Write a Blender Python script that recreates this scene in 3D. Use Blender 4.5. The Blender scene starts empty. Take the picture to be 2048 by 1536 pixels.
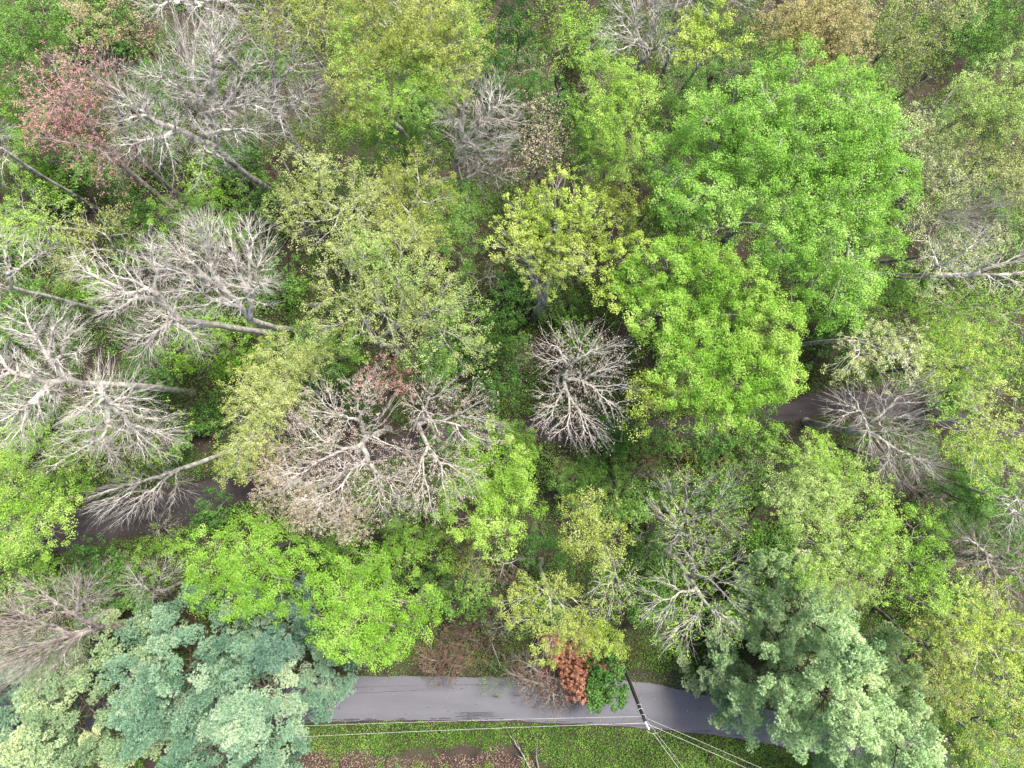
import bpy, math
import numpy as np

# ------------------------------------------------------------------ camera, sky, sun
CAM_H = 65.0
F = 1365.33            # focal length in pixels of a 2048 px wide frame
scene = bpy.context.scene
cam_data = bpy.data.cameras.new('camera')
cam_data.sensor_width = 36.0
cam_data.lens = 24.0
cam_data.clip_start = 0.5
cam_data.clip_end = 2000.0
cam = bpy.data.objects.new('camera', cam_data)
cam.location = (0, 0, CAM_H)
cam.rotation_euler = (0, 0, 0)
scene.collection.objects.link(cam)
scene.camera = cam

SUN_EL, SUN_AZ = math.radians(56), math.radians(38)     # azimuth clockwise from +Y
world = bpy.data.worlds.new('World')
scene.world = world
world.use_nodes = True
wn = world.node_tree
wn.nodes.clear()
sky = wn.nodes.new('ShaderNodeTexSky')
sky.sky_type = 'NISHITA'
sky.sun_disc = False
sky.sun_elevation = SUN_EL
sky.sun_rotation = SUN_AZ
sky.air_density = 1.2
sky.dust_density = 5.0
bg = wn.nodes.new('ShaderNodeBackground')
bg.inputs['Strength'].default_value = 0.102
wo = wn.nodes.new('ShaderNodeOutputWorld')
wn.links.new(sky.outputs[0], bg.inputs['Color'])
wn.links.new(bg.outputs[0], wo.inputs['Surface'])

sun_data = bpy.data.lights.new('sun', 'SUN')
sun_data.energy = 2.9
sun_data.angle = math.radians(14)
sun_data.color = (1.0, 0.95, 0.88)
sun = bpy.data.objects.new('sun', sun_data)
sun.location = (30, 40, 90)
sun.rotation_euler = (math.radians(90) - SUN_EL, 0, -SUN_AZ + math.pi)
scene.collection.objects.link(sun)
# point the lamp: its -Z axis travels from the sun towards the scene
from mathutils import Vector
_d = Vector((math.sin(SUN_AZ) * math.cos(SUN_EL), math.cos(SUN_AZ) * math.cos(SUN_EL), math.sin(SUN_EL)))
sun.rotation_euler = _d.to_track_quat('Z', 'Y').to_euler()

scene.view_settings.view_transform = 'Standard'
scene.view_settings.look = 'None'
scene.view_settings.gamma = 1.0
scene.view_settings.exposure = 1.42
scene.cycles.max_bounces = 6
scene.cycles.diffuse_bounces = 3
scene.cycles.transmission_bounces = 2
scene.cycles.transparent_max_bounces = 4

# ------------------------------------------------------------------ helpers
C = scene.collection
RS = np.random.RandomState(11)


def P(px, py, z=0.0):
    d = (CAM_H - z) / F
    return np.array(((px - 1024) * d, -(py - 768) * d, z))


DESAT = 0.0


def lin(c, k=1.0):
    out = []
    for v in c:
        v = (v * (1 - DESAT) + (0.35 * c[0] + 0.5 * c[1] + 0.15 * c[2]) * DESAT) / 255.0
        v = v / 12.92 if v <= 0.04045 else ((v + 0.055) / 1.055) ** 2.4
        out.append(v * k)
    return tuple(out) + (1.0,)


def mesh_np(name, verts, faces, mat, parent=None, tint=None, smooth=False, loc=None):
    """verts (n,3), faces (m,k) with k = 3 or 4, or a list of such arrays"""
    me = bpy.data.meshes.new(name)
    verts = np.asarray(verts, dtype=np.float32).copy()
    if loc is not None:
        verts -= np.asarray(loc, dtype=np.float32)
    if not isinstance(faces, list):
        faces = [faces]
    loops = np.concatenate([f.ravel() for f in faces]).astype(np.int32)
    tot = np.concatenate([np.full(len(f), f.shape[1], np.int32) for f in faces])
    start = np.concatenate([[0], np.cumsum(tot)[:-1]]).astype(np.int32)
    me.vertices.add(len(verts))
    me.loops.add(len(loops))
    me.polygons.add(len(tot))
    me.vertices.foreach_set('co', verts.ravel())
    me.loops.foreach_set('vertex_index', loops)
    me.polygons.foreach_set('loop_start', start)
    me.polygons.foreach_set('loop_total', tot)
    me.update(calc_edges=True)
    if smooth:
        me.shade_smooth()
    else:
        me.shade_flat()
    if tint is not None:
        a = me.attributes.new('tint', 'FLOAT', 'FACE')
        a.data.foreach_set('value', np.asarray(tint, dtype=np.float32))
    me.materials.append(mat)
    o = bpy.data.objects.new(name, me)
    C.objects.link(o)
    if parent is not None:
        o.parent = parent
    return o


def empty(name, loc, label=None, cat=None, group=None):
    o = bpy.data.objects.new(name, None)
    o.location = tuple(float(v) for v in loc)
    o.empty_display_size = 0.5
    C.objects.link(o)
    if label:
        o['label'] = label
    if cat:
        o['category'] = cat
    if group:
        o['group'] = group
    return o


def noise3(p, s, seed=0):
    """cheap smooth pseudo noise in -1..1 for (n,3) points"""
    r = np.random.RandomState(seed + 77)
    v = np.zeros(len(p))
    a = 0
    for k in range(5):
        d = r.normal(size=3)
        d /= np.linalg.norm(d)
        w = s * (1 + 0.7 * k)
        v += np.sin(p @ d * w + r.rand() * 6.28 + 1.3 * np.sin(p @ np.roll(d, 1) * w * 0.6)) / (1 + 0.35 * k)
        a += 1 / (1 + 0.35 * k)
    return v / a * 1.6


# ------------------------------------------------------------------ materials
def new_mat(name):
    m = bpy.data.materials.new(name)
    m.use_nodes = True
    nt = m.node_tree
    nt.nodes.clear()
    out = nt.nodes.new('ShaderNodeOutputMaterial')
    return m, nt, out


def ramp(nt, stops):
    r = nt.nodes.new('ShaderNodeValToRGB')
    e = r.color_ramp.elements
    e[0].position, e[0].color = stops[0]
    e[1].position, e[1].color = stops[-1]
    for p, c in stops[1:-1]:
        n = e.new(p)
        n.color = c
    return r


def leaf_mat(name, cols, k=0.62, trans=0.24, rough=0.55):
    m, nt, out = new_mat(name)
    at = nt.nodes.new('ShaderNodeAttribute')
    at.attribute_name = 'tint'
    n = len(cols)
    rp = ramp(nt, [(i / (n - 1), lin(c, k)) for i, c in enumerate(cols)])
    nt.links.new(at.outputs['Fac'], rp.inputs[0])
    bs = nt.nodes.new('ShaderNodeBsdfPrincipled')
    bs.inputs['Roughness'].default_value = rough
    bs.inputs['Specular IOR Level'].default_value = 0.12
    tr = nt.nodes.new('ShaderNodeBsdfTranslucent')
    mx = nt.nodes.new('ShaderNodeMixShader')
    mx.inputs[0].default_value = trans
    nt.links.new(rp.outputs[0], bs.inputs['Base Color'])
    nt.links.new(rp.outputs[0], tr.inputs['Color'])
    nt.links.new(bs.outputs[0], mx.inputs[1])
    nt.links.new(tr.outputs[0], mx.inputs[2])
    nt.links.new(mx.outputs[0], out.inputs['Surface'])
    return m


def bark_mat(name, c0, c1, c2, scale=2.2):
    m, nt, out = new_mat(name)
    geo = nt.nodes.new('ShaderNodeNewGeometry')
    n1 = nt.nodes.new('ShaderNodeTexNoise')
    n1.inputs['Scale'].default_value = scale
    n1.inputs['Detail'].default_value = 6
    nt.links.new(geo.outputs['Position'], n1.inputs['Vector'])
    rp = ramp(nt, [(0.36, lin(c0)), (0.5, lin(c1)), (0.62, lin(c2))])
    nt.links.new(n1.outputs['Fac'], rp.inputs[0])
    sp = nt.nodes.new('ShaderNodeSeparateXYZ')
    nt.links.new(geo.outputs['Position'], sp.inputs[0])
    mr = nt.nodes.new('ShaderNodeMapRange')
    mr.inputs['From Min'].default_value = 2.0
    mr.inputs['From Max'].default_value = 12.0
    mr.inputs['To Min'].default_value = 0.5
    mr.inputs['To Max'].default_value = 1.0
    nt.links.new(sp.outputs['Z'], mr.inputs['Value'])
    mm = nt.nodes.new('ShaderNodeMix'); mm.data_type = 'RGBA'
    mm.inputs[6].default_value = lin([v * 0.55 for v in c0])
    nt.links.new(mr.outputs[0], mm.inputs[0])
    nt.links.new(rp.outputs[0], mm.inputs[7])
    bs = nt.nodes.new('ShaderNodeBsdfPrincipled')
    bs.inputs['Roughness'].default_value = 0.9
    bs.inputs['Specular IOR Level'].default_value = 0.1
    nt.links.new(mm.outputs[2], bs.inputs['Base Color'])
    n2 = nt.nodes.new('ShaderNodeTexNoise')
    n2.inputs['Scale'].default_value = 14
    nt.links.new(geo.outputs['Position'], n2.inputs['Vector'])
    bp = nt.nodes.new('ShaderNodeBump')
    bp.inputs['Strength'].default_value = 0.6
    bp.inputs['Distance'].default_value = 0.05
    nt.links.new(n2.outputs['Fac'], bp.inputs['Height'])
    nt.links.new(bp.outputs[0], bs.inputs['Normal'])
    nt.links.new(bs.outputs[0], out.inputs['Surface'])
    return m


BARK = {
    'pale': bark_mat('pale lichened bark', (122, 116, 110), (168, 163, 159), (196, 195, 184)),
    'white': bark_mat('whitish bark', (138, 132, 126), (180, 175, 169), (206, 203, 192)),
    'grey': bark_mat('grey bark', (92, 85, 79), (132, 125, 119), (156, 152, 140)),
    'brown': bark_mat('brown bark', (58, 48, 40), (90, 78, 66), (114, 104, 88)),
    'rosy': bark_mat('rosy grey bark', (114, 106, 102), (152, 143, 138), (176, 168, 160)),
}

DESAT = 0.09
PAL = {
    'olive': [(122, 140, 50), (172, 188, 84), (210, 218, 122)],
    'paleolive': [(134, 152, 72), (180, 196, 108), (212, 220, 146)],
    'chart': [(136, 168, 48), (184, 212, 84), (220, 232, 132)],
    'lime': [(114, 164, 42), (162, 208, 76), (200, 228, 116)],
    'brightlime': [(106, 160, 36), (148, 204, 64), (186, 226, 102)],
    'sat': [(98, 152, 38), (146, 198, 66), (188, 226, 106)],
    'cool': [(98, 152, 44), (146, 202, 74), (190, 230, 116)],
    'mid': [(84, 128, 48), (122, 170, 72), (160, 202, 102)],
    'palegreen': [(126, 164, 66), (178, 210, 108), (214, 232, 152)],
    'cream': [(150, 168, 92), (200, 212, 142), (226, 230, 184)],
    'gold': [(146, 144, 82), (186, 178, 110), (212, 202, 146)],
    'tan': [(156, 134, 98), (198, 176, 138), (218, 202, 168)],
    'pinkbud': [(146, 126, 112), (198, 180, 162), (224, 212, 198)],
    'beigebud': [(150, 136, 96), (208, 194, 158), (228, 216, 184)],
    'red': [(194, 132, 130), (222, 160, 154), (232, 190, 184)],
    'yellow': [(130, 150, 54), (174, 194, 88), (208, 220, 130)],
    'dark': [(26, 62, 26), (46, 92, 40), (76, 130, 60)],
    'deep': [(60, 102, 42), (90, 140, 60), (128, 174, 86)],
    'dead': [(170, 112, 84), (214, 154, 122), (228, 184, 156)],
    'brown': [(96, 72, 56), (140, 110, 88), (176, 146, 120)],
    'pine': [(78, 118, 94), (138, 178, 144), (204, 220, 178)],
    'pineyel': [(108, 146, 92), (174, 206, 146), (234, 240, 188)],
    'pinemix': [(102, 138, 98), (164, 192, 140), (220, 232, 174)],
    'pineblue': [(66, 106, 90), (116, 156, 134), (170, 198, 164)],
    'grass': [(74, 116, 32), (110, 160, 50), (154, 194, 84)],
    'litter': [(112, 84, 74), (162, 130, 116), (206, 176, 160)],
    'under': [(92, 84, 52), (90, 124, 44), (100, 156, 54), (154, 194, 84)],
}
_lm = {}


def LM(key):
    if key not in _lm:
        pn = key.startswith('pine')
        _lm[key] = leaf_mat('foliage ' + key, PAL[key], k=(1.1 if key == 'pineyel' else 0.95) if pn else 0.8, trans=0.08 if pn else 0.24)
    return _lm[key]


# ------------------------------------------------------------------ branch tubes
def tubes(a, b, ra, rb, pdir, rng, nseg, sides, wig):
    """curved tapered tubes for many edges at once; returns verts, quads"""
    n = len(a)
    own = b - a
    L = np.linalg.norm(own, axis=1, keepdims=True) + 1e-6
    u = own / L
    mixd = u + 0.8 * pdir
    mixd /= np.linalg.norm(mixd, axis=1, keepdims=True) + 1e-6
    ctrl = a + mixd * L * 0.45 + rng.normal(size=(n, 3)) * L * wig
    ref = np.where(np.abs(u[:, 2:3]) < 0.8, np.array([[0, 0, 1.0]]), np.array([[1.0, 0, 0]]))
    s1 = np.cross(u, ref)
    s1 /= np.linalg.norm(s1, axis=1, keepdims=True) + 1e-9
    s2 = np.cross(u, s1)
    ang = np.arange(sides) * 2 * np.pi / sides
    ca, sa = np.cos(ang), np.sin(ang)
    rings = []
    for k in range(nseg + 1):
        t = k / nseg
        c = (1 - t) ** 2 * a + 2 * t * (1 - t) * ctrl + t * t * b
        if 0 < k < nseg:
            c = c + rng.normal(size=(n, 3)) * L * wig * 0.35
        r = (ra * (1 - t) + rb * t)[:, None, None]
        ring = c[:, None, :] + r * (s1[:, None, :] * ca[None, :, None] + s2[:, None, :] * sa[None, :, None])
        rings.append(ring)
    V = np.stack(rings, axis=1).reshape(-1, 3)          # n, nseg+1, sides
    base = (np.arange(n) * (nseg + 1) * sides)[:, None, None]
    kk = (np.arange(nseg) * sides)[None, :, None]
    j = np.arange(sides)[None, None, :]
    j2 = (np.arange(sides) + 1) % sides
    j2 = j2[None, None, :]
    q = np.stack([base + kk + j, base + kk + j2, base + kk + sides + j2, base + kk + sides + j], axis=-1)
    return V, q.reshape(-1, 4)


def skeleton(tips, root, rootdir, rng, t0=0.24, rt=0.014, pw=0.49, rmax=0.4):
    """split the tips again and again; every group is a fork.  returns edges"""
    n = len(tips)
    lab = np.zeros(n, int)
    pos = np.array([root], float)
    dirs = np.array([rootdir], float)
    rad = np.array([min(rmax, rt * n ** pw)])
    alive = np.arange(n)
    A, B, RA, RB, PD, NT = [], [], [], [], [], []
    for level in range(40):
        if len(alive) == 0:
            break
        p = tips[alive]
        d = p - pos[lab]
        dist = np.linalg.norm(d, axis=1, keepdims=True) + 1e-6
        G = len(pos)
        cnt = np.bincount(lab, minlength=G).astype(float)
        md = np.bincount(lab, dist[:, 0], minlength=G) / np.maximum(cnt, 1)
        f = d / dist * md[lab][:, None] + 0.35 * d
        cen = np.stack([np.bincount(lab, f[:, i], minlength=G) for i in range(3)], 1) / np.maximum(cnt, 1)[:, None]
        g = f - cen[lab]
        # farthest member gives the split axis
        gn = np.linalg.norm(g, axis=1) * (0.6 + 0.8 * rng.rand(len(g)))
        order = np.lexsort((gn, lab))
        last = np.zeros(G, int)
        last[lab[order]] = order
        ax = g[last]
        proj = np.einsum('ij,ij->i', g, ax[lab])
        off = (rng.rand(G) - 0.35) * 0.35 * np.einsum('ij,ij->i', ax, ax)
        side = (proj > off[lab]).astype(int)
        nl = lab * 2 + side
        uq, inv, c2 = np.unique(nl, return_inverse=True, return_counts=True)
        par = uq // 2
        cc = np.stack([np.bincount(inv, p[:, i], minlength=len(uq)) for i in range(3)], 1) / c2[:, None]
        t = t0 * (1.2 if level < 3 else 0.82) * (0.7 + 0.6 * rng.rand(len(uq)))
        single = c2 == 1
        npos = pos[par] + (cc - pos[par]) * t[:, None]
        npos = npos + dirs[par] * (np.linalg.norm(npos - pos[par], axis=1, keepdims=True)) * 0.25
        rem = np.linalg.norm(cc - pos[par], axis=1, keepdims=True)
        npos = npos + rng.normal(size=npos.shape) * rem * 0.03
        npos[single] = cc[single]
        nr = np.minimum(rt * c2 ** pw, rad[par] * 0.96)
        ed = npos - pos[par]
        el = np.linalg.norm(ed, axis=1, keepdims=True) + 1e-6
        A.append(pos[par]); B.append(npos)
        ra = np.minimum(rad[par], nr * 1.35)
        RA.append(ra); RB.append(np.where(single, nr * 0.55, nr))
        PD.append(dirs[par]); NT.append(c2)
        keep = ~single
        newidx = np.cumsum(keep) - 1
        m = keep[inv]
        alive = alive[m]
        lab = newidx[inv[m]]
        pos = npos[keep]
        dirs = (ed / el)[keep]
        rad = nr[keep]
    return (np.concatenate(A), np.concatenate(B), np.concatenate(RA), np.concatenate(RB),
            np.concatenate(PD), np.concatenate(NT))


def merge(parts):
    vs, fs, o = [], [], 0
    for v, f in parts:
        if len(v) == 0:
            continue
        vs.append(v); fs.append(f + o); o += len(v)
    return np.concatenate(vs), np.concatenate(fs)


def leaves(centres, per, rad, size, rng, up=0.8, flat=0.75, out_from=None):
    """leaf shaped quads round each centre; returns verts, quads, index of centre"""
    n = len(centres) * per
    ci = np.repeat(np.arange(len(centres)), per)
    dirs = rng.normal(size=(n, 3))
    dirs /= np.linalg.norm(dirs, axis=1, keepdims=True)
    rr = rng.rand(n, 1) ** 0.45
    off = dirs * rr * (rad[ci][:, None] if hasattr(rad, '__len__') else rad)
    off[:, 2] *= flat
    c = centres[ci] + off
    nrm = rng.normal(size=(n, 3)) * 0.75 + dirs * 0.45
    nrm[:, 2] += up
    nrm /= np.linalg.norm(nrm, axis=1, keepdims=True)
    t = np.cross(nrm, rng.normal(size=(n, 3)))
    t /= np.linalg.norm(t, axis=1, keepdims=True) + 1e-9
    b = np.cross(nrm, t)
    s = size * (0.65 + 0.7 * rng.rand(n, 1))
    V = np.stack([c - t * s * 0.55, c + b * s * 0.36 - t * s * 0.05 + nrm * s * 0.08,
                  c + t * s * 0.6, c - b * s * 0.36 - t * s * 0.05 + nrm * s * 0.08], 1).reshape(-1, 3)
    Fq = np.arange(n * 4).reshape(n, 4)
    return V, Fq, ci


STYLE = {   # tips per m2, leaves per tip, leaf size, clump radius, twig radius
    'dense': dict(td=4.0, lp=160, ls=0.092, cr=0.46, rt=0.010, shell=4.0),
    'medium': dict(td=7.5, lp=62, ls=0.086, cr=0.36, rt=0.007, shell=3.2),
    'fine': dict(td=16, lp=32, ls=0.078, cr=0.28, rt=0.0062, shell=2.6),
    'sparse': dict(td=18, lp=14, ls=0.088, cr=0.24, rt=0.0062, shell=2.4),
    'buds': dict(td=32, lp=4, ls=0.080, cr=0.16, rt=0.0058, shell=2.0),
    'bare': dict(td=54, lp=0, ls=0.0, cr=0.1, rt=0.0055, shell=1.8),
    'tuft': dict(td=4.2, lp=80, ls=0.092, cr=0.33, rt=0.010, shell=3.2),
}
GROW = 1.13
_seed = [100]


def sample_lobes(lobes, h, td, shell, rng, vr, low=-0.35):
    out = []
    for lb in lobes:
        px, py, r = lb[:3]
        r = r * GROW
        top = h - (lb[3] if len(lb) > 3 else 0.0)
        zc = top - 2
        for _ in range(4):
            rw = r / F * (CAM_H - zc)
            zc = top - rw * vr
            zc = max(zc, top * 0.35)
        rz = top - zc
        c = P(px, py, zc)
        n = max(6, int(math.pi * rw * rw * td))
        d = rng.normal(size=(n * 3, 3))
        d /= np.linalg.norm(d, axis=1, keepdims=True)
        d = d[d[:, 2] > low][:n]
        bump = 1 + 0.32 * noise3(d * 2.0 + c[None, :], 1.6, int(px) % 50)
        s = rng.rand(len(d), 1) ** (1.0 / shell)
        p = c[None, :] + d * s * bump[:, None] * np.array([[rw, rw, rz]])
        out.append(p)
    return np.concatenate(out)


TREES = []


def tree(name, label, style, pal, h, lobes, bark='grey', fork=None, base=None, cat='tree', group=None,
         vr=0.85, wig=0.05, t0=0.24, rmax=0.3, low=-0.35, **kw):
    _seed[0] += 1
    rng = np.random.RandomState(_seed[0])
    st = dict(STYLE[style]); st.update(kw)
    tips = sample_lobes(lobes, h, st['td'], st['shell'], rng, vr, low)
    cen = tips.mean(0)
    zmin = np.percentile(tips[:, 2], 4)
    if fork is not None:
        fk = P(*fork)
    else:
        fk = np.array([cen[0], cen[1], max(0.15 * h, zmin - 0.12 * h)])
        fk[:2] += rng.normal(size=2) * 0.4
    bs = P(base[0], base[1], 0.0) if base is not None else np.array([fk[0], fk[1], 0]) + np.array([*rng.normal(size=2) * 0.5, 0])
    bs[2] = -0.15
    root = empty(name, (bs[0], bs[1], 0), label, cat, group)
    if group is None and name != 'shrub':
        TREES.append((label, bs[0], bs[1]))
    loc = np.array([bs[0], bs[1], 0.0])
    tips = tips[tips[:, 2] > fk[2] - 0.25 * h]
    tips[:, 2] = np.maximum(tips[:, 2], 0.25)
    if st['lp'] > 0 and style != 'buds':
        gap = noise3(tips, 1.3, _seed[0] + 9) + 0.35 * noise3(tips, 3.4, _seed[0] + 10) + 0.5 * rng.rand(len(tips))
        tips = tips[gap > st.get('gap', -0.32 if style == 'dense' else -0.12)]
    td = fk - bs
    td = td / np.linalg.norm(td)
    A, B, RA, RB, PD, NT = skeleton(tips, fk, td, rng, t0=t0, rt=st['rt'], rmax=min(rmax, 0.235))
    r0 = min(rmax, 0.235, st['rt'] * len(tips) ** 0.49)
    # trunk from the ground to the fork, in three gently bent runs with a root flare
    mid1 = bs + (fk - bs) * 0.08
    mid2 = bs + (fk - bs) * 0.55 + np.array([*rng.normal(size=2) * 0.16, 0])
    tp = [tubes(mid1[None], mid2[None], np.array([r0 * 1.25]), np.array([r0 * 1.08]), td[None], rng, 6, 9, 0.008),
          tubes(mid2[None], fk[None], np.array([r0 * 1.08]), np.array([r0]), td[None], rng, 6, 9, 0.008),
          tubes(fk[None], (fk + td * r0 * 1.3)[None], np.array([r0]), np.array([r0 * 0.15]), td[None], rng, 3, 9, 0.0),
          tubes(bs[None], mid1[None], np.array([r0 * 2.0]), np.array([r0 * 1.25]), td[None], rng, 3, 9, 0.0)]
    big = RA > 0.055
    if big.any():
        tp.append(tubes(A[big], B[big], RA[big], RB[big], PD[big], rng, 4, 6, wig))
    v, f = merge(tp)
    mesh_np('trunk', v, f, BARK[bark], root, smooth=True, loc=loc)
    sm = ~big
    parts = []
    mid = sm & (NT > 6)
    if mid.any():
        parts.append(tubes(A[mid], B[mid], RA[mid], RB[mid], PD[mid], rng, 3, 4, wig))
    tw = sm & (NT <= 6)
    if tw.any():
        parts.append(tubes(A[tw], B[tw], RA[tw], RB[tw], PD[tw], rng, 2, 3, wig * 1.2))
    v, f = merge(parts)
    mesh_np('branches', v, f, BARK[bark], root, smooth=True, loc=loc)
    if pal and st['lp'] > 0:
        pals = pal if isinstance(pal, list) else [pal]
        cr = st['cr'] * (0.7 + 0.6 * rng.rand(len(tips)))
        keep = rng.rand(len(tips)) < st.get('cover', 1.0)
        tc, cr = tips[keep], cr[keep]
        V, Q, ci = leaves(tc, st['lp'], cr, st['ls'], rng, up=st.get('up', 0.8))
        tt = 0.5 + 0.26 * noise3(tc, 0.8, _seed[0])[ci] + 0.14 * rng.normal(size=len(tc))[ci] + 0.09 * rng.normal(size=len(ci))
        tt = np.clip(tt, 0, 1)
        if len(pals) == 1:
            mesh_np('foliage', V, Q, LM(pals[0]), root, tint=tt, loc=loc)
        else:
            # two kinds of leaf in one crown (young growth beside older)
            sel = (noise3(tc, 0.35, _seed[0] + 5) + 0.3 * rng.normal(size=len(tc)))[ci] > 0
            for s_, pl in ((sel, pals[0]), (~sel, pals[1])):
                idx = np.where(s_)[0]
                if len(idx) == 0:
                    continue
                vv = V.reshape(-1, 4, 3)[idx].reshape(-1, 3)
                mesh_np('foliage', vv, np.arange(len(idx) * 4).reshape(-1, 4), LM(pl), root, tint=tt[idx], loc=loc)
    return root


def pine(label, px, py, r, h, pal, density=1.0, group=None, zlow=0.35):
    """white pine: straight leader, whorled limbs, rounded upswept tufts of needles"""
    _seed[0] += 1
    rng = np.random.RandomState(_seed[0])
    zc = h * 0.72
    c = P(px, py, zc)
    rw = r / F * (CAM_H - zc)
    root = empty('pine_tree', (c[0], c[1], 0), label, 'pine tree', group)
    loc = np.array([c[0], c[1], 0.0])
    A, B, RA, RB, PD = [], [], [], [], []
    clump, axes, size = [], [], []
    def surf(x, y):
        rr_ = math.hypot(x, y) / rw
        a_ = math.atan2(y, x)
        edge = 1 + 0.14 * math.sin(3 * a_ + px) + 0.10 * math.sin(7 * a_ + py) + 0.05 * math.sin(13 * a_)
        rr_ /= edge
        return rr_, h * (1 - (1 - zlow) * rr_ ** 1.55) + 0.55 * math.cos(9 * a_ + px) * min(1, rr_ * 1.5)
    for layer, (mind, drop) in enumerate(((1.72, 0.0), (1.6, 2.3), (1.5, 4.4))):
        pts = []
        for _ in range(2600):
            x, y = rng.uniform(-1.25 * rw, 1.25 * rw, 2)
            rr_, z_ = surf(x, y)
            if rr_ > 1.0 - 0.05 * layer or (layer > 1 and rr_ < 0.1):
                continue
            if any((x - q[0]) ** 2 + (y - q[1]) ** 2 < mind * mind for q in pts):
                continue
            pts.append((x, y))
            zz_ = z_ - drop + rng.normal() * 0.5 - 1.2
            dd = np.array([x, y, 0]) / (math.hypot(x, y) + 0.05)
            pt = np.array([c[0] + x, c[1] + y, zz_])
            ax = dd * 0.45 * min(1, rr_ * 1.6) + np.array([0, 0, 0.9]) + rng.normal(size=3) * 0.17
            ax /= np.linalg.norm(ax)
            clump.append(pt); axes.append(ax); size.append(0.84 + 0.32 * rng.rand())
            l = math.hypot(x, y)
            s = np.array([c[0], c[1], max(0.5, zz_ - 0.25 * l - 0.3)])
            mid_ = s + (pt - s) * 0.55 + np.array([0, 0, -0.12 * l])
            A.append(s); B.append(mid_); RA.append(0.055); RB.append(0.035); PD.append(dd)
            A.append(mid_); B.append(pt); RA.append(0.035); RB.append(0.014); PD.append((mid_ - s) / (np.linalg.norm(mid_ - s) + 1e-6))
    for k in range(6):
        a = k * 1.05 + px
        clump.append(np.array([c[0] + 0.85 * math.cos(a), c[1] + 0.85 * math.sin(a), h - 2.3])); axes.append(np.array([0.3 * math.cos(a), 0.3 * math.sin(a), 0.9])); size.append(0.85)
    clump.append(np.array([c[0], c[1], h - 1.3])); axes.append(np.array([0, 0, 1.0])); size.append(0.9)
    clump, axes, size = np.array(clump), np.array(axes), np.array(size)
    r0 = 0.27
    bs = np.array([c[0], c[1], -0.15])
    tp = np.array([c[0], c[1], h - 2.4])
    v, f = tubes(bs[None], tp[None], np.array([r0]), np.array([0.04]), np.array([[0, 0, 1.0]]), rng, 10, 9, 0.001)
    mesh_np('trunk', v, f, BARK['brown'], root, smooth=True, loc=loc)
    v, f = tubes(np.array(A), np.array(B), np.array(RA), np.array(RB), np.array(PD), rng, 3, 4, 0.03)
    mesh_np('branches', v, f, BARK['brown'], root, smooth=True, loc=loc)
    # bursts of needles over every tuft
    nbst = int(330 * density)
    nd = 9
    m = len(clump)
    # a tuft is a few upswept shoots, each an egg of needle bursts
    ns = 8
    so = rng.normal(size=(m, ns, 3)) * np.array([1, 1, 0.5])
    so -= axes[:, None, :] * np.einsum('ijk,ik->ij', so, axes)[:, :, None]
    so *= 0.46 * size[:, None, None]
    slen = size[:, None] * (0.6 + 0.8 * rng.rand(m, ns)) * np.clip(1.25 - 0.45 * np.linalg.norm(so, axis=2) / size[:, None], 0.5, 1.2)
    pick = rng.randint(0, ns, (m, nbst))
    mi = np.arange(m)[:, None]
    h_ = rng.rand(m, nbst) ** 0.8
    d = rng.normal(size=(m, nbst, 3))
    d /= np.linalg.norm(d, axis=2, keepdims=True)
    prof = np.sin(np.clip(h_ * 0.86 + 0.10, 0, 1) * np.pi) ** 0.7
    bc = (clump[:, None, :] + so[mi, pick] + axes[:, None, :] * (h_ * slen[mi, pick] * 1.15 - 0.25)[:, :, None]
          + d * (prof * size[:, None] * 0.30)[:, :, None])
    bc = bc.reshape(-1, 3)
    bd = (d * 0.6 + axes[:, None, :] * 0.7).reshape(-1, 3)
    bd /= np.linalg.norm(bd, axis=1, keepdims=True)
    M = len(bc)
    nd_dir = rng.normal(size=(M, nd, 3))
    nd_dir /= np.linalg.norm(nd_dir, axis=2, keepdims=True)
    nd_dir = nd_dir * 0.75 + bd[:, None, :]
    nd_dir /= np.linalg.norm(nd_dir, axis=2, keepdims=True)
    ln = 0.17 * (0.7 + 0.6 * rng.rand(M, nd, 1))
    sdv = np.cross(nd_dir, rng.normal(size=(M, nd, 3)))
    sdv /= np.linalg.norm(sdv, axis=2, keepdims=True) + 1e-9
    w = 0.025
    b0 = bc[:, None, :]
    V = np.stack([b0 - sdv * w, b0 + sdv * w, b0 + nd_dir * ln], 2).reshape(-1, 3)
    T = np.arange(len(V)).reshape(-1, 3)
    ct = 0.45 + 0.16 * noise3(clump, 0.5, _seed[0]) + 0.13 * rng.normal(size=m)
    bt = np.repeat(ct, nbst) + 0.10 * rng.normal(size=M)
    tt = np.clip(np.repeat(bt, nd) + 0.05 * rng.normal(size=M * nd), 0, 1)
    mesh_np('needles', V, T, LM(pal), root, tint=tt, loc=loc)
    return root


# ------------------------------------------------------------------ ground, road and path
def poly_interp(pts, xs):
    p = np.array([P(a, b)[:2] for a, b in pts])
    return np.interp(xs, p[:, 0], p[:, 1])


ROAD_TOP = [(-900, 1440), (-300, 1392), (300, 1366), (600, 1356), (700, 1353), (860, 1352), (1000, 1355), (1180, 1358), (1280, 1362), (1340, 1373),
            (1400, 1388), (1470, 1404), (1600, 1432), (1800, 1470), (2100, 1500), (2900, 1560)]
ROAD_BOT = [(-900, 1535), (-300, 1483), (300, 1452), (600, 1444), (850, 1440), (1000, 1441), (1180, 1448), (1300, 1457), (1450, 1471), (1550, 1489),
            (1700, 1520), (1850, 1556), (2100, 1590), (2900, 1650)]
PATH_MID = [(-900, 1180), (-200, 1110), (100, 1066), (180, 1052), (300, 1026), (420, 997), (520, 966), (700, 912), (900, 872), (1050, 858),
            (1200, 866), (1350, 862), (1500, 838), (1640, 808), (1760, 800), (1900, 840), (2100, 880), (2900, 1000)]
PATH_HW = 1.95


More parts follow.
